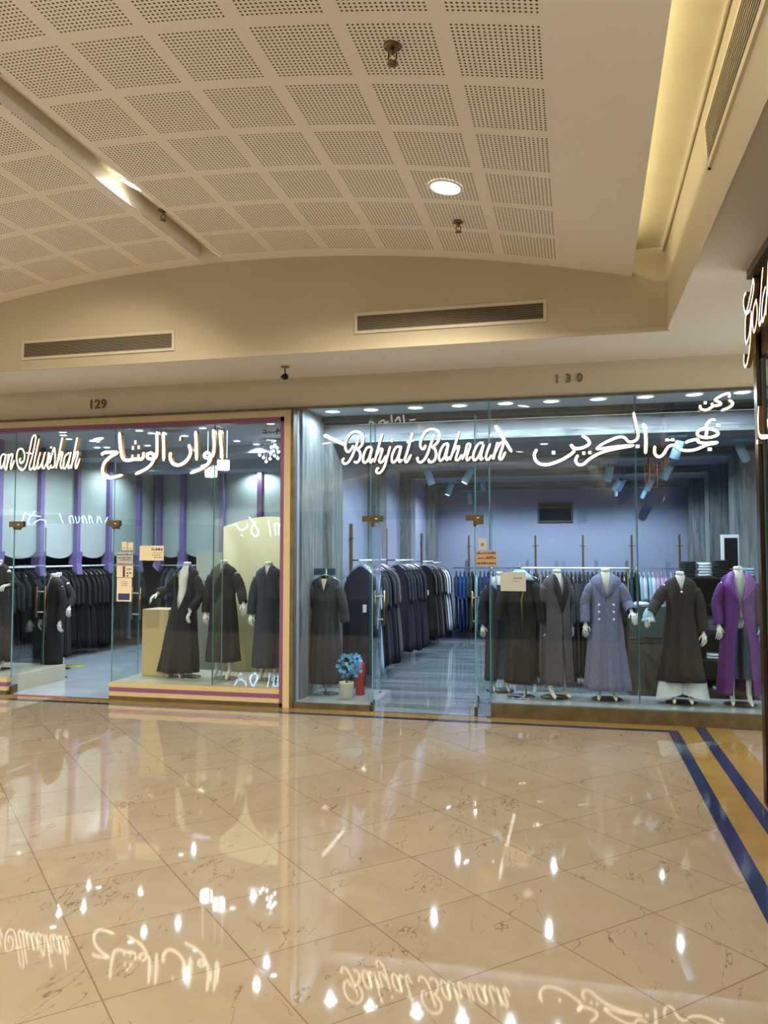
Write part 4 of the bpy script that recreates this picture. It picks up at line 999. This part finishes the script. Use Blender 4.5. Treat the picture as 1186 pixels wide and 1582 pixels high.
# frill of pale blue cloth at its raised wrist
sleeve(t, F_PALE, [(-0.33,-0.10,1.04),(-0.35,-0.14,0.98),(-0.355,-0.15,0.90)], s, 0.045, 0.07, 0.2, 4, 'cuff_frill')['label'] = 'pale blue cuff frill'
t, s = mannequin(1.62, 0.42, PZ, 1.575, 'headless mannequin in an open purple coat over a white top and blue jeans', F_PURPLE, [((-0.215,0.0,1.06),(-0.21,-0.06,0.83)), ((0.215,0.0,1.06),(0.22,-0.05,0.82))], gap=((1.42,0.052),(1.30,0.055),(1.10,0.012),(0.95,0.012),(0.7,0.06),(0.1,0.10)), hem=0.12, ah=0.225, bh=0.17, seed=11, nf=6, amp=0.09, lapel=(F_PURPLE_LIT,1.40,1.10,0.10), lapel_label='bright purple wide lapel', mbase=M_BLACK)
rs = [[(rx*math.cos(a)*s, ry*math.sin(a)*s, z*s) for a in [2*PI*k/24 for k in range(24)]] for z, rx, ry in ((1.34,0.08,0.066),(1.2,0.128,0.092),(1.05,0.104,0.082),(0.93,0.13,0.10))]
MB().rings(rs, 0, True, False).build('top', F_WHITE, t)['label'] = 'white top'
for sd in (-1, 1):
    rs = [[((sd*0.08+r*math.cos(a))*s, (r*math.sin(a)-0.002)*s, z*s) for a in [2*PI*k/20 for k in range(20)]] for z, r in ((0.98,0.075),(0.86,0.088),(0.6,0.068),(0.46,0.060),(0.30,0.062),(0.28,0.064))]
    MB().rings(rs, 0, True, False).build('jeans_leg', F_DENIM, t)['label'] = 'blue denim leg'
t, s = mannequin(-0.85, 0.69, PZ, 1.50, 'headless mannequin in long navy coat and blue dress, behind the glass joint', F_NAVY, [HANG, HANGR], rz=0.2, gap=((1.42,0.06),(1.3,0.05),(1.0,0.02),(0.1,0.07)), hem=0.14, ah=0.185, bh=0.16, seed=14, amp=0.08, lapel=(F_PALE,1.40,1.24,0.06), lapel_label='pale blue collar', mbase=M_BLACK)
rs = [[(rx*math.cos(a)*s, ry*math.sin(a)*s, z*s) for a in [2*PI*k/24 for k in range(24)]] for z, rx, ry in ((1.30,0.11,0.085),(1.05,0.10,0.085),(0.8,0.12,0.10),(0.16,0.13,0.11))]
MB().rings(rs, 0, True, False).build('dress', F_DENIM, t)['label'] = 'blue dress'
# coats on stands (no mannequin)
def hanging_coat(x, y, z, top, label, m, seed, hem, ah, mstand, width=1.0, arms=None, bend=False, gapv=0.05, extra=None):
    s = (top-z)/1.50
    t = empty('coat_stand', label, 'coat on stand', (x, y, z), 0, group='garment stands in the right shop window')
    base_disc(t, M_CHROME, 0.15, 0.0, 0.03)
    pts = [(0,0.03,0.01),(0,0.03,0.9*s),(0,0.03,1.49*s)] if not bend else [(0.06*s,0.03,0.01),(0.03*s,0.0,0.4*s),(-0.005,0.0,0.8*s),(0,0.02,1.2*s),(0,0.03,1.49*s)]
    MB().tube(catmull(pts, 5), 0.008, 8).build('pole', mstand, t)
    MB().tube(catmull([(-0.19*s,0,1.345*s),(-0.08*s,0,1.40*s),(0,0,1.425*s),(0.08*s,0,1.40*s),(0.19*s,0,1.345*s)],4), 0.009, 8).build('hanger', M_CHROME, t)
    MB().tube(catmull([(0,0,1.42*s),(0,0,1.46*s),(0.02,0,1.49*s),(0,0,1.51*s),(-0.015,0,1.495*s)],4), 0.003, 6).build('hook', M_CHROME, t)
    o, tab, gap = coat(t, m, hem, ah, 0.12, ((1.42,gapv),(1.22,0.0),(0.1,0.0)), seed, 6, 0.08, 'coat', s, 0.0, [(1.415,0.065,0.05),(1.40,0.08,0.055),(1.375,0.125,0.06),(1.345,0.165,0.065),(1.29,0.178,0.072),(1.1,0.160,0.08),(0.92,0.165,0.09)])
    lapel(t, m, tab, gap, 1.40, 1.22, 0.05, s)
    for i, sd in enumerate((-1, 1)):
        a = arms or ((0.225,-0.01,1.05),(0.25,-0.02,0.86))
        sleeve(t, m, [(sd*0.135,0,1.29),(sd*0.185,0,1.19),(sd*a[0][0],a[0][1],a[0][2]),(sd*a[1][0],a[1][1],a[1][2])], s, 0.06, 0.058, 0, seed+i)
    return t, s
t, s = hanging_coat(-2.86, 0.50, 0.067, 1.53, 'dark slate coat on a chrome stand in the left window of the right shop', F_SLATE2, 21, 0.14, 0.205, M_CHROME)
MB().box(-0.035,0.035,-0.055,-0.053,1.22*s,1.38*s).build('price_card', M_WHITE, t)['label'] = 'white price card at the neck'
MB().box(-0.16,0.10,0.055,0.075,1.42*s,1.50*s).build('backing_sign', mat('teal_board', srgb(38,72,92),0.5), t)['label'] = 'blue board on top of the stand'
t, s = hanging_coat(-0.60, 0.37, PZ, 1.58, 'black abaya on a chrome stand with a crooked brass pole, behind the pale grey card', F_BLACK, 25, 0.16, 0.17, M_BRASS, bend=True)
o = MB(); o.rings([[(-0.05*s,-0.05,1.45*s),(0.05*s,-0.05,1.45*s)],[(-0.13*s,-0.075,1.38*s),(0.13*s,-0.075,1.38*s)],[(-0.17*s,-0.08,1.33*s),(0.17*s,-0.08,1.33*s)]], closed=False, cap=False)
o = o.build('collar_cape', F_PALE, t); o['label'] = 'pale blue collar'; o.modifiers.new('t','SOLIDIFY').thickness = 0.01
MB().tube([(0.05,-0.09,1.28*s),(0.02,-0.1,1.1*s),(0.03,-0.1,0.75*s)], 0.008, 8).build('cord', M_BRASS, t)
# --- left shop window
P9 = 0.208
t, s = mannequin(-4.62, 0.46, P9, 1.605, 'headless mannequin in a black open abaya with frilled cuffs, beside the cream block', F_BLKNAVY, [((-0.27,0.0,1.12),(-0.34,-0.14,1.05)), ((0.22,0.0,1.04),(0.16,-0.12,0.85))], rz=-0.15, gap=((1.42,0.05),(1.3,0.10),(1.15,0.095),(0.95,0.04),(0.85,0.0),(0.1,0.0)), hem=0.07, ah=0.27, bh=0.18, seed=31, nf=6, amp=0.08, ruffle=0.45, r1=0.05, lean=-0.08)
t, s = mannequin(-4.13, 0.46, P9, 1.63, 'headless mannequin in a charcoal coat with gathered yoke and turned-up collar', F_CHAR, [HANG, ((0.235,-0.02,1.10),(0.30,-0.08,0.93))], gap=((1.42,0.03),(1.3,0.0),(0.1,0.0)), hem=0.22, ah=0.21, bh=0.17, seed=33, nf=8, amp=0.06, lapel=(F_CHAR,1.41,1.24,0.06), r0=0.078)
t, s = mannequin(-3.55, 0.46, P9, 1.61, 'headless mannequin in a slate blue coat in front of the cream arched screen', F_SLATE, [HANG, HANGR], gap=((1.42,0.04),(1.27,0.0),(0.1,0.0)), hem=0.17, ah=0.20, bh=0.17, seed=35, nf=7, amp=0.05)
t, s = mannequin(-6.98, 1.18, 0.004, 1.435, 'headless mannequin in navy suit and white shirt on the floor inside the left door', F_BLKNAVY, [HANG, HANGR], rz=-0.3, gap=((1.42,0.03),(1.3,0.028),(0.9,0.03),(0.3,0.0)), hem=0.2, ah=0.16, bh=0.13, seed=37, nf=5, amp=0.03, r0=0.066)
t, s = mannequin(-7.27, 0.45, P9, 1.63, 'headless mannequin in a black draped abaya cut off by the left picture edge', F_BLACK, [HANG, ((0.27,-0.02,1.14),(0.27,-0.16,1.13))], gap=((1.42,0.07),(1.2,0.05),(0.9,0.0),(0.1,0.0)), hem=0.14, ah=0.21, bh=0.17, seed=39)
t, s = mannequin(-7.42, 1.9, 0.004, 1.43, 'headless mannequin in a black open coat behind the left door leaf', F_BLACK, [HANG, ((0.25,-0.02,1.08),(0.28,-0.12,0.95))], gap=((1.42,0.05),(1.1,0.05),(0.6,0.04),(0.1,0.05)), hem=0.2, ah=0.19, bh=0.16, seed=41)

# ================================================================== RAILS WITH HANGING GARMENTS
GP = {}
def garment_mesh(kind, m):
    """one hanging garment, hook at the origin, broad side in X, narrow side in Y"""
    key = (kind, m.name)
    if key in GP: return GP[key]
    r = random.Random(len(GP)*13+5)
    L, hw, hh, th = {'abaya': (1.38,0.20,0.25,0.016), 'long': (1.46,0.21,0.28,0.026), 'shirt': (0.85,0.19,0.21,0.02)}[kind]
    prof = [(-0.075,0.030,0.016),(-0.095,0.062,0.018),(-0.13,0.108,th),(-0.17,0.150,th),(-0.22,hw-0.012,th+0.004),(-0.5,hw-0.02,th),(-L*0.65,(hw+hh)/2,th),(-L,hh,th+0.01)]
    rs = []; n = 40; p1, p2 = r.uniform(0,6), r.uniform(0,6)
    tab = [(z, a, b) for z, a, b in prof]
    zs = [-0.075,-0.085,-0.1,-0.13,-0.15,-0.17,-0.19,-0.22]+[-0.22-(L-0.22)*i/9 for i in range(1, 10)]
    for z in zs:
        a, b = lerp_tab(tab, z); k = max(0, (-z-0.25)/L); ring = []
        for j in range(n):
            ph = 2*PI*j/n; x = a*math.cos(ph); y = b*math.sin(ph)
            y += k*(0.3+th*20)*(0.022*math.sin(x*38+p1)+0.010*math.sin(x*71+p2+z*2))
            ring.append((x, y, z+(0.012*math.sin(x*25+p2) if z <= -L+0.01 else 0)))
        rs.append(ring)
    mb = MB(); mb.rings(rs)
    for sd in (-1, 1):
        mb.tube(catmull([(sd*(hw-0.06),0,-0.20),(sd*(hw-0.005),-0.004,-0.32),(sd*(hw+0.012),-0.008,-0.50),(sd*(hw+0.018),-0.012,-0.62-0.08*r.random())],4), [0.030,0.034,0.038,0.039,0.039,0.038,0.037,0.037,0.036,0.036,0.036,0.036,0.036][:13], 10, flat=0.5)
    o = mb.build('hanging_'+('shirt' if kind == 'shirt' else 'abaya'), m)
    h = MB(); h.tube(catmull([(-hw+0.05,0,-0.155),(-0.08,0,-0.092),(0,0,-0.055),(0.08,0,-0.092),(hw-0.05,0,-0.155)],3), 0.006, 6)
    h.tube(catmull([(0,0,-0.055),(0,0,-0.02),(0.014,0,0.0),(0.006,0,0.016),(-0.008,0,0.012)],3), 0.0025, 5)
    h.build('hanger', M_CHROME, o)
    GP[key] = [o, True]; return GP[key]
def hang(kind, m, loc, rz, label, cat, group, price=False, scale=1.0):
    e = garment_mesh(kind, m)
    o = e[0] if e[1] else copy_tree(e[0]); e[1] = False
    o.location = loc; o.rotation_euler = (0, 0, rz); o.scale = (1, 1, scale); tag(o, label, cat, group)
    return o
CN = {}
def cn(m): return m.name.replace('_fabric', '').replace('_', ' ')
def rail(label, p0, p1, m, posts=(), ptop=None, r=0.014, brackets=None):
    p0, p1 = Vector(p0), Vector(p1)
    t = empty('clothes_rail', label, 'clothes rail', p0)
    MB().tube([(0,0,0), tuple(p1-p0)], r, 10).build('rail_bar', m, t)
    for q in posts:
        q = Vector(q); d = q-p0
        mb = MB(); mb.box(d.x-0.02, d.x+0.02, d.y-0.012+brackets, d.y+0.012+brackets, -p0.z+0.004, (ptop or p0.z)-p0.z) if brackets is not None else mb.tube([(d.x,d.y,-p0.z+0.004),(d.x,d.y,0.02)], 0.014, 8)
        mb.build('post', M_GOLDBAR, t)
        if brackets is not None:
            MB().tube([(d.x,d.y+brackets,0),(d.x,d.y,0)], 0.009, 6).build('bracket', M_BLKMET, t)
            MB().tube([(d.x-0.07,d.y+brackets-0.014,ptop-p0.z-0.22),(d.x+0.07,d.y+brackets-0.014,ptop-p0.z-0.22)], 0.006, 6).build('hook_arm', M_BLKMET, t)
    return t
# right shop, rails along its left wall, one per bay
def wall_rail_y(label, x, y0, y1, z, xwall, ptop, mrail=M_CHROME):
    t = empty('clothes_rail', label, 'clothes rail', (x, y0, z))
    MB().tube([(0,0,0),(0,y1-y0,0)], 0.016, 10).build('rail_bar', mrail, t)
    ym = (y1-y0)/2; dx = xwall-x
    MB().box(dx, dx+0.03*(1 if dx < 0 else -1), ym-0.02, ym+0.02, -z+0.004, ptop-z).build('post', M_GOLDBAR, t)
    MB().tube([(dx,ym,0),(0,ym,0)], 0.010, 6).build('bracket', M_BRASS, t)
    MB().tube([(dx+0.02,ym-0.10,ptop-z-0.2),(dx+0.02,ym+0.10,ptop-z-0.2)], 0.007, 6).build('hook_arm', M_BLKMET, t)
    return t
WR = mat('white_rail', (0.75,0.8,0.85), 0.2)
bays = [('first', 1.50, 2.95, 1.615, [F_NAVY,F_PALE,F_NAVY,F_BLKNAVY,F_BLKNAVY,F_SLATE2,F_NAVY,F_BLACK,F_SLATE,F_BLKNAVY,F_GREY]),
        ('second', 3.65, 5.0, 1.60, [F_AUBER,F_NAVY,F_BLKNAVY,F_BLACK,F_AUBER,F_BLACK,F_BLKNAVY,F_BLACK,F_NAVY,F_BLACK]),
        ('third', 5.95, 6.9, 1.56, [F_BLACK,F_GREY,F_BLACK,F_AUBER,F_BLACK,F_TAUPE,F_BLKNAVY]),
        ('fourth', 7.0, 7.9, 1.53, [F_TAUPE,F_BLACK,F_WHITE,F_BLKNAVY,F_WHITE,F_BLACK,F_NAVY])]
for bn, y0, y1, z, cols in bays:
    wall_rail_y('white clothes rail in the %s bay along the left wall of the right shop' % bn, -2.72, y0, y1, z, -3.05, 2.12, WR)
    for i, m in enumerate(cols):
        y = y0+0.04+(y1-y0-0.08)*i/(len(cols)-1)
        o = hang('long', m, (-2.72+random.uniform(-.015,.015), y, z), random.uniform(-0.12,0.12), '%s abaya on the %s-bay rail of the right shop, %s from the front' % (cn(m), bn, ordw(i)), 'abaya', 'abayas in the %s bay of the right shop' % bn, scale=random.uniform(0.94,1.0)*(z-0.07)/1.53)
        if i in (0, 2, 5): MB().box(0.05,0.10,-0.055,-0.052,-0.66,-0.56).build('price_tag', M_WHITE, o)['label'] = 'white price tag'
# long back rail
ZB_ = 1.42
t = rail('long chrome clothes rail across the back wall of the right shop', (-2.45,7.75,ZB_), (2.0,7.75,ZB_), M_CHROME, [(x,7.75,ZB_) for x in (-2.15,-0.80,0.13,1.06,1.95)], 2.08, 0.014, 0.22)
pal = [F_TEAL,F_BLUE,F_BLUE,F_TEAL,F_OLIVE,F_OLIVE,F_TEAL,F_ROYAL,F_ROYAL,F_BLKNAVY,F_PALE,F_PALE,F_OLIVE,F_WHITE,F_PINK,F_NAVY,F_NAVY,F_TAUPE,F_BLACK,F_WHITE,F_BLACK,F_TAUPE,F_BLKNAVY,F_CHAR,F_BLACK,F_BROWNB,F_TEAL,F_CHAR,F_BLACK,F_SLATE2,F_AUBER,F_SLATE2,F_CHAR,F_TEAL,F_BLACK,F_BROWNB,F_SLATE2,F_BLACK,F_CHAR,F_BLACK,F_BLKNAVY,F_BLACK,F_TEAL,F_CHAR,F_PALE,F_WHITE,F_PALE,F_WHITE,F_PINK,F_PINK,F_PINK,F_PALE,F_BLACK,F_BLACK]
for i, m in enumerate(pal):
    x = -2.38+4.3*i/(len(pal)-1)
    hang('abaya', m, (x, 7.75, ZB_), PI/2+random.uniform(-0.1,0.1), '%s abaya on the back rail of the right shop, %s from the left' % (cn(m), ordw(i)), 'abaya', 'abayas on the back rail of the right shop', scale=random.uniform(0.88,0.94))
# middle rack
rail('bright chrome clothes rack behind the right window display', (-0.72,2.3,1.515), (0.66,2.3,1.515), WR, [(-0.70,2.3,0),(0.64,2.3,0)], None, 0.014)
pal = [F_WHITE,F_BLACK,F_BROWNB,F_BLACK,F_TAUPE,F_BLACK,F_BLKNAVY,F_BLACK,F_GREY,F_BLACK,F_CHAR,F_BLACK,F_SLATE2,F_BROWNB,F_TEAL,F_SLATE,F_BLACK,F_BROWNB,F_BLACK,F_CHAR,F_BLACK,F_BLKNAVY,F_BLACK,F_BROWNB]
for i, m in enumerate(pal):
    x = -0.66+1.26*i/(len(pal)-1)
    hang('abaya', m, (x, 2.3, 1.515), PI/2+random.uniform(-0.14,0.14), '%s abaya on the middle rack of the right shop, %s from the left' % (cn(m), ordw(i)), 'abaya', 'abayas on the middle rack of the right shop', scale=random.uniform(1.0,1.07))
# left shop: rail along its left wall and across its back
wall_rail_y('long pale clothes rail along the left wall of the left shop', -8.18, 0.7, 5.4, 1.50, -8.70, 1.6, WR)
k = 0
pal = [F_BLACK,F_BLKNAVY,F_BLACK,F_BLACK,F_BLKNAVY,F_BLACK,F_BROWNB]
for i in range(34):
    m = pal[i % 7]; y = 0.8+4.5*i/33
    hang('abaya', m, (-8.18+random.uniform(-.02,.02), y, 1.50), random.uniform(-0.15,0.15), '%s abaya on the left wall rail of the left shop, %s from the front' % (cn(m), ordw(i)), 'abaya', 'black abayas along the left wall of the left shop', scale=random.uniform(0.93,1.0))
rail('pale clothes rail across the back of the left shop', (-7.9,5.75,1.48), (-3.4,5.75,1.48), WR, [(-6.6,5.75,0),(-5.0,5.75,0)], None, 0.012)
pal = [F_PALE,F_SLATE2,F_BLKNAVY,F_CHAR,F_SLATE2,F_GREY,F_CHAR,F_SLATE2,F_GREY,F_BLKNAVY,F_NAVY,F_TEAL,F_SLATE2,F_BLKNAVY,F_BLACK,F_NAVY]
for i in range(40):
    m = pal[(i*5+i//7) % len(pal)] if i > 0 else F_CHAR; x = -7.75+4.2*i/39
    hang('abaya', m, (x, 5.75, 1.48), PI/2-0.22+random.uniform(-0.1,0.1), '%s abaya on the back rail of the left shop, %s from the left' % (cn(m), ordw(i)), 'abaya', 'abayas on the back rail of the left shop', scale=random.uniform(0.90,0.98))
hang('long', F_PALE, (onY(183,880,5.0).x, 5.0, 1.60), 0.1, 'pale blue-white dress hanging at the corner of the two left shop rails', 'dress', None, scale=1.0)

# ================================================================== FURNITURE AND SMALL THINGS
# cream block and arched screen in the left window
tag(MB().box(-5.22,-4.86,0.48,0.84,0.206,1.02).build('display_block', M_CREAM), 'plain cream display block beside the frilled black abaya', 'display block')
bpy.data.objects['display_block'].modifiers.new('b','BEVEL').width = 0.006
mb = MB(); n = 24; fr = []
for i in range(n+1):
    t_ = i/n; x = -4.42+(X0-0.06+4.42)*t_; fr.append((x, 1.06+0.05*math.sin(PI*t_), 2.02+0.16*math.sin(PI*min(1, t_*0.9+0.06))))
lo = [(a, b, 0.21) for a, b, c in fr]; bk = [(a, b+0.04, c) for a, b, c in fr]; bl = [(a, b+0.04, 0.21) for a, b, c in fr]
mb.rings([lo, fr, bk, bl], closed=False, cap=False); mb.quad(lo[0], fr[0], bk[0], bl[0]); mb.quad(lo[-1], fr[-1], bk[-1], bl[-1])
tag(mb.build('arched_screen', mat('cream_screen', srgb(160,152,116), 0.5)), 'tall cream screen with arched top behind the slate blue coat', 'display screen')
t = empty('floor_cabinet', 'grey cabinet with a pale top panel behind the charcoal coat', 'cabinet', (-4.75, 1.55, 0.004))
MB().box(-0.2,0.2,-0.15,0.15,0,1.35).build('body', mat('grey_laminate', srgb(130,136,134), 0.4), t); MB().box(-0.21,0.21,-0.155,-0.15,1.36,1.72).box(-0.03,0.03,-0.15,-0.13,1.34,1.5).build('panel', M_PANEL, t)
# potted blue orchid and extinguisher
t = empty('potted_orchid', 'potted plant with light blue blossoms in the left window of the right shop', 'potted plant', (-2.545, 0.30, 0.067))
MB().lathe([(0.055,0),(0.06,0.004),(0.082,0.17),(0.086,0.19),(0.078,0.19),(0.07,0.165)], n=24, cap=False).build('pot', mat('white_pot', srgb(184,180,166), 0.4), t)
MB().lathe([(0.07,0.165),(0.001,0.17)], n=20, cap=False).build('soil', mat('soil', srgb(40,30,22), 0.9), t)
st = MB(); ends = []
for k in range(5):
    a = k*1.3+0.4; e = Vector((0.10*math.cos(a)+0.03, 0.08*math.sin(a), 0.40+0.03*k)); ends.append(e)
    st.tube(catmull([(0,0,0.165),(e.x*0.3,e.y*0.3,0.27),tuple(e)],4), 0.004, 6)
st.build('stems', mat('green_stem', srgb(50,70,40), 0.6), t)
MB_PET = mat('blue_petal', srgb(82,158,214), 0.5)
pm = MB(); 
for k in range(5):
    a = 2*PI*k/5; d = Vector((math.cos(a), math.sin(a), 0)); pd = Vector((-d.y, d.x, 0)); z = Vector((0,0,1))
    pm.add([(0,0,0), d*0.014+pd*0.012+z*0.006, d*0.028+z*0.003, d*0.014-pd*0.012+z*0.006], [(0,1,2,3)], 0, True)
pm.add([(0.004,0,0.003),(0,0.004,0.003),(-0.004,0,0.003),(0,-0.004,0.003),(0,0,0.009)], [(0,1,4),(1,2,4),(2,3,4),(3,0,4)])
bl0 = pm.build('blossom', MB_PET, t); rr = random.Random(4)
for k in range(72):
    a = rr.uniform(0, 2*PI); b = rr.uniform(-1, 1); R_ = rr.uniform(0.7, 1.0)
    p = Vector((0.035+0.155*R_*math.cos(a)*math.sqrt(1-b*b*0.8), 0.11*R_*math.sin(a)*math.sqrt(1-b*b), 0.375+0.135*b*R_))
    o = bl0 if k == 0 else bl0.copy()
    if k: C.objects.link(o); o.parent = t
    o.location = p; o.rotation_euler = (rr.uniform(0.8,2.0), rr.uniform(-0.5,0.5), rr.uniform(-0.9,0.9)); sc = rr.uniform(0.75,1.1); o.scale = (sc,sc,sc)
t = empty('fire_extinguisher', 'red fire extinguisher behind the potted blue flowers', 'fire extinguisher', (-2.47, 0.62, 0.067))
MB().lathe([(0.05,0),(0.058,0.01),(0.058,0.33),(0.05,0.365),(0.025,0.39),(0.018,0.395)], n=24).build('cylinder', mat('extinguisher_red', srgb(170,24,26), 0.3), t)
MB().lathe([(0.018,0.395),(0.018,0.42),(0.005,0.425)], n=14).box(-0.012,0.07,-0.01,0.01,0.425,0.437).box(-0.012,0.06,-0.008,0.008,0.45,0.458).build('valve', M_BRASS, t)
MB().tube(catmull([(0.02,0,0.41),(0.075,-0.01,0.36),(0.07,-0.02,0.2),(0.062,-0.02,0.1)],4), 0.009, 8).build('hose', M_BLACK, t)
# counter, shelf unit, stacks
t = empty('sales_counter', 'brown counter with a grey glazed top and white drawer lines behind the lilac-blue coat', 'counter', (0.60, 1.45, 0.004))
MB().box(0,0.55,0,0.5,0,0.70).build('body', wood_mat('taupe_wood', srgb(66,58,44), srgb(86,78,60)), t)
MB().box(0.0,0.55,0,0.5,0.72,1.08).build('glazed_top', mat('grey_glaze', srgb(72,80,78), 0.15), t)
MB().box(0.04,0.36,-0.008,0,0.655,0.668).build('drawer_handle', M_CHROME, t); MB().box(-0.005,0.555,-0.01,0.51,0.70,0.72).build('worktop_edge', M_CHROME, t)
o = MB(); rs = [[(0.12+r*math.cos(a)*(1+.2*math.cos(3*a)), 0.2+r*0.7*math.sin(a), z) for a in [2*PI*k/20 for k in range(20)]] for z, r in ((1.081,0.10),(1.10,0.095),(1.12,0.06),(1.125,0.01))]
o = o.rings(rs).build('crumpled_scarf', F_WHITE); o.location = (0.62,1.45,0.004); tag(o, 'crumpled white scarf on the counter between the two mannequins', 'scarf')
SX0, SX1, SY0, SY1 = 1.20, 2.02, 1.55, 1.95
t = empty('shelf_unit', 'black open shelf unit between the brown and purple coats', 'shelf unit', (SX0, SY0, 0.004))
shz = [0.10,0.46,0.78,1.10,1.425]
for z in shz: MB().box(0,SX1-SX0,0,SY1-SY0,z-0.02,z+0.004).build('shelf_board', M_BLKMET, t)
for x in (0, SX1-SX0-0.02): MB().box(x,x+0.02,0,SY1-SY0,0,1.43).build('side_panel', M_BLKMET, t)
MB().box(0.02,SX1-SX0-0.02,SY1-SY0-0.01,SY1-SY0,0,1.42).build('back_panel', M_BLACK, t)
fm = MB(); n = 28
def folded(m, x, y, z, w, d, h, label, grp):
    mb = MB(); rs = []
    r = random.Random(int(z*1000)+int(x*77))
    for (k, zz) in ((0.96,0),(1.0,h*0.25),(1.0,h*0.75),(0.95,h)):
        rs.append([(w/2*k*max(-1,min(1,1.25*math.cos(a)))+0.004*math.sin(a*5+x), d/2*k*max(-1,min(1,1.25*math.sin(a))), zz+0.004*math.sin(a*3+z*30)) for a in [2*PI*q/28 for q in range(28)]])
    mb.rings(rs); o = mb.build('folded_garment', m, None, (x, y, z)); o.rotation_euler = (0,0,r.uniform(-0.08,0.08))
    MB().tube([(-w/2*0.9,-d/2-0.001,h*0.45),(0,-d/2-0.004,h*0.4),(w/2*0.9,-d/2-0.001,h*0.5)], 0.003, 5).build('fold_edge', m, o)
    tag(o, label, 'folded garment', grp)
ZS0 = 0.004+shz[-1]+0.006
for sname, m, x, cnt, h in (('left dark', F_BLKNAVY, 1.30, 7, 0.024), ('white', F_WHITE, 1.475, 5, 0.031), ('right dark', F_BLKNAVY, 1.66, 7, 0.026), ('red', F_RED, 1.83, 3, 0.03), ('pale blue', F_PALE, 1.95, 3, 0.032)):
    for i in range(cnt):
        folded(m, x, 1.72, ZS0+i*(h+0.0015), 0.155 if sname != 'red' else 0.11, 0.24, h, 'folded garment in the %s stack atop the shelf unit, %s from the bottom' % (sname, ordw(i)), 'folded garments, %s stack' % sname)
for i, (m, x, z, cnt) in enumerate([(F_SLATE2,1.34,shz[2],3),(F_WHITE,1.56,shz[1],2),(F_SLATE,1.76,shz[1],2),(F_PALE,1.62,shz[0],1),(F_AUBER,1.78,shz[3],3)]):
    for q in range(cnt): folded(m, x, 1.70, z+0.01+q*0.032, 0.15, 0.22, 0.03, '%s folded garment inside the shelf unit, %s up in its pile' % (cn(m), ordw(q)), 'folded garments inside the shelf unit, pile %d' % i)
t = empty('handbag', 'dark grey handbag on the middle shelf between brown and purple coats', 'handbag', (1.52, 1.66, 0.004+shz[2]+0.006))
MB().rings([[(x*w_, y*d_, z) for x, y in ((-1,-1),(1,-1),(1,1),(-1,1))] for z, w_, d_ in ((0,0.12,0.05),(0.02,0.125,0.055),(0.16,0.11,0.03),(0.18,0.10,0.015))], smooth=False).build('bag_body', F_GREY, t)
MB().tube(catmull([(-0.06,0,0.17),(-0.04,0,0.25),(0.04,0,0.25),(0.06,0,0.17)],5), 0.006, 6).build('bag_handle', M_BLACK, t)
t = empty('display_screen', 'black framed upright screen with white casing above the folded garments', 'screen', (1.80, 1.86, 0.004+shz[-1]+0.006))
MB().box(-0.10,0.10,0,0.04,0.03,0.50).build('casing', M_WHITE, t); MB().box(-0.065,0.085,-0.004,0,0.05,0.46).build('screen', M_BLACK, t); MB().box(-0.08,0.08,-0.02,0.06,0,0.03).build('foot', M_WHITE, t)
# television on the back wall
a = onY(831,807,8.49); b = onY(884,776,8.49)
t = empty('television', 'black television on the lavender back wall', 'television', (a.x, 8.498, a.z))
w, h = b.x-a.x, b.z-a.z
MB().box(0,w,-0.05,0,0,h).build('casing', mat('grey_bezel', srgb(70,72,74), 0.4), t); MB().box(0.03,w-0.03,-0.053,-0.05,0.03,h-0.03).build('screen', M_BLACK, t)
# yellow floor sticker inside the left shop
p = onZ(117,1029); tag(MB().lathe([(0.16,0.0),(0.16,0.002),(0.001,0.002)], (p.x,p.y,0.0035), 24).build('floor_sticker', mat('lime_sticker', srgb(140,150,40), 0.5)), 'round lime sticker on the floor inside the left shop door', 'floor sticker')
t = empty('red_mat', 'thin red strip on the threshold of the left shop', 'door mat', (-6.25,-0.03,0.005)); MB().box(-0.36,0.36,-0.05,0.03,0,0.003).build('mat_strip', mat('red_mat_fabric', srgb(130,50,50), 0.8), t)
